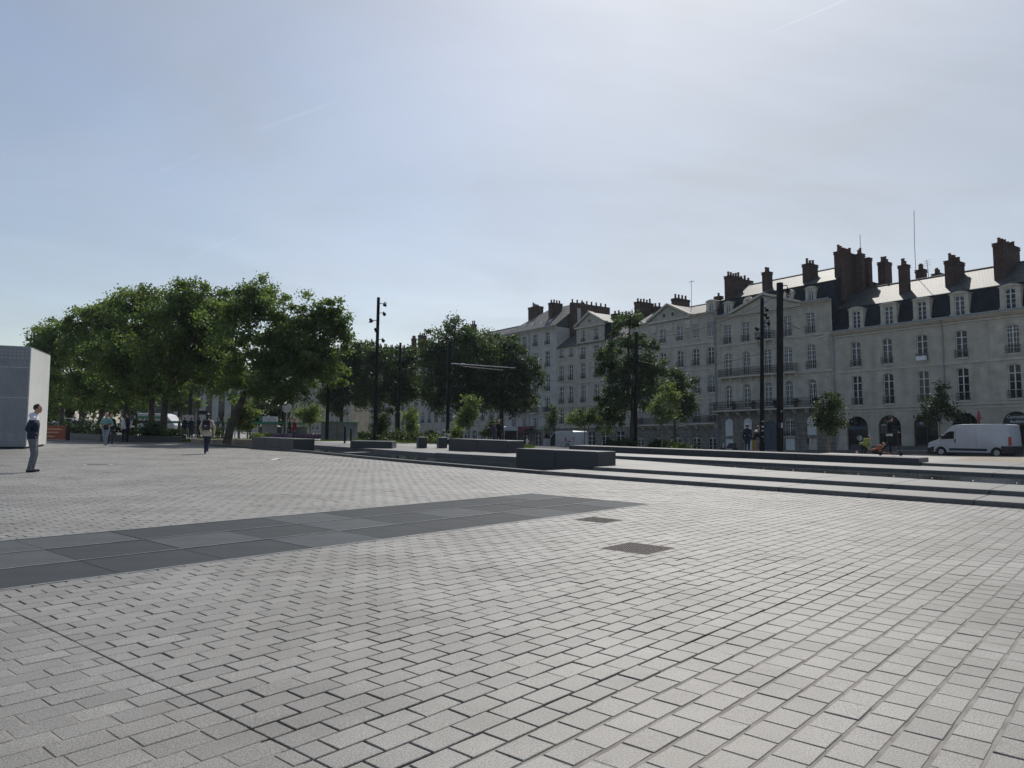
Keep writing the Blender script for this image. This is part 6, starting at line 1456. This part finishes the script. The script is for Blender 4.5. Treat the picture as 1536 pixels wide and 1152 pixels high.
figure('stooping person in pale-shouldered black jacket and mustard trousers by the slimmer pole', at_depth(1131, 47, .0), R(-5), 1.72, top='c_black', yoke='c_palegrey', bottom='c_mustard', vox=.02, lean=.35, arms=((V3((.16, .14, .62)), V3((.25, .10, .55))), (V3((.16, -.14, .62)), V3((.25, -.10, .55)))))
s_, t_ = on_plane(1212, 680, 7.0); figure('small dark figure walking past the white doors of the pedimented house', RW(s_, 7.0, -.34), R(-30), 1.62, top='c_black', bottom='c_bluegrey', vox=.03)
cz = -.05
wa = at_depth(1293, 48.5, cz); figure('crouching worker in a yellow-green high-visibility vest', wa, R(-60), 1.75, top='c_hiviz', bottom='c_black', vox=.02, crouch=.36, lean=.85, bulky=1.1,
       legs=(((.13, .07, .24), (.02, .07, .03)), ((.11, -.07, .23), (-.03, -.07, .03))), arms=((V3((.24, .13, .40)), V3((.30, .06, .26))), (V3((.24, -.13, .40)), V3((.30, -.07, .26)))))
wb = at_depth(1311, 46.5, cz-.05); figure('crouching worker in an orange high-visibility vest', wb, R(-50), 1.75, top='c_orangevest', bottom='c_black', vox=.02, crouch=.20, lean=.95, bulky=1.15, hair='hair_fair',
       legs=(((.20, .08, .26), (.02, .07, .03)), ((.20, -.07, .25), (.0, -.07, .03))), arms=((V3((.26, .12, .22)), V3((.34, .05, .10))), (V3((.26, -.12, .22)), V3((.34, -.06, .10)))))
M['cone'] = mat('cone_red', (.55,.06,.04), .5, (.62,.08,.05), 8)
for px_c, lab in ((1285, 'small red and white cone left of the crouching workers'), (1321.5, 'small red and white cone between the orange-vested worker and the scooter rider'), (1334.5, 'small red and white cone by the feet of the scooter rider')):
    t = thing('traffic_cone', lab, 'traffic cone', at_depth(px_c, 46, cz+.1), 0, 'traffic cones around the workers'); t.scale = (.62, .62, .62)
    MB().box(-.16, .16, -.16, .16, 0, .03).lathe([(.13, .03), (.035, .52)], n=12).build('cone', M['cone'], t); MB().lathe([(.104, .2), (.078, .33)], n=12).build('band', M['letter_white'], t)
# scooter rider on the ledge level
sp_ = at_depth(1334, 37.5, .30); rid = sp_+V3((0, 0, .13))
figure('man in black riding a kick scooter along the long ledge, cap on his head', rid, R(-8), 1.78, top='c_black', bottom='c_black', shoe='c_darkgrey', vox=.016, cap=True, lean=.07, bulky=1.08, hood='c_black', yoke=None, skirt=.035, hemcol='c_palegrey',
       legs=(((.05, .045, .275), (.04, .045, .04)), ((-.03, -.05, .28), (-.20, -.05, .10))), arms=((V3((.03, .14, .63)), V3((.17, .10, .585))), (V3((.03, -.14, .63)), V3((.17, -.10, .585)))))
sc = thing('kick_scooter', 'slim dark kick scooter under the man in the cap', 'kick scooter', sp_, R(-8))
for x in (-.42, .52): MB().lathe([(.07, -.02), (.10, -.018), (.105, 0), (.10, .018), (.07, .02)], n=16, axis='y').build('wheel', M['rubber'], sc, loc=(x, 0, .105))
bevel(MB().box(-.36, .34, -.075, .075, .10, .14).build('deck', M['plastic'], sc), .012, 2); MB().tube([(.32, 0, .13), (.46, 0, .28), (.50, 0, .12)], .025, 6).tube([(.46, 0, .26), (.34, 0, 1.14)], .022, 8).build('stem', M['plastic'], sc); MB().tube([(.34, -.24, 1.15), (.34, .24, 1.15)], .018, 8).build('handlebar', M['plastic'], sc)
bgk = thing('satchel', 'grey bag hanging behind the scooter rider', 'bag', rid+V3((-.27, -.04, .95)), .2); bevel(MB().box(-.1, .1, -.16, .16, 0, .42).build('bag_body', M['c_darkgrey'], bgk), .06, 3)
p_ = at_depth(790.5, 86); p_.z = zg(p_.x, p_.y); figure('small person in a white shirt seen just above the far end of the near bench', p_, R(-20), 1.62, top='c_white', bottom='c_bluegrey', vox=.03, hair='hair_fair', arms=((V3((.06, .14, .62)), V3((.16, .06, .70))), (V3((-.0, -.15, .62)), V3((.03, -.15, .48)))))

# ------------------------------------------------------------------ the air: a thin even haze that lifts the far shadows
hz = MB().box(-720, 720, -130, 770, -6.5, 34).build('haze', bpy.data.materials.new('haze_air'))
hm_ = hz.data.materials[0]; hm_.use_nodes = True; hn = hm_.node_tree.nodes; hn.remove(hn['Principled BSDF'])
pvv = hn.new('ShaderNodeVolumePrincipled'); pvv.inputs['Density'].default_value = .00013; pvv.inputs['Color'].default_value = (.82, .91, 1, 1); pvv.inputs['Anisotropy'].default_value = .3
hm_.node_tree.links.new(pvv.outputs[0], hn['Material Output'].inputs['Volume']); hz['kind'] = 'stuff'
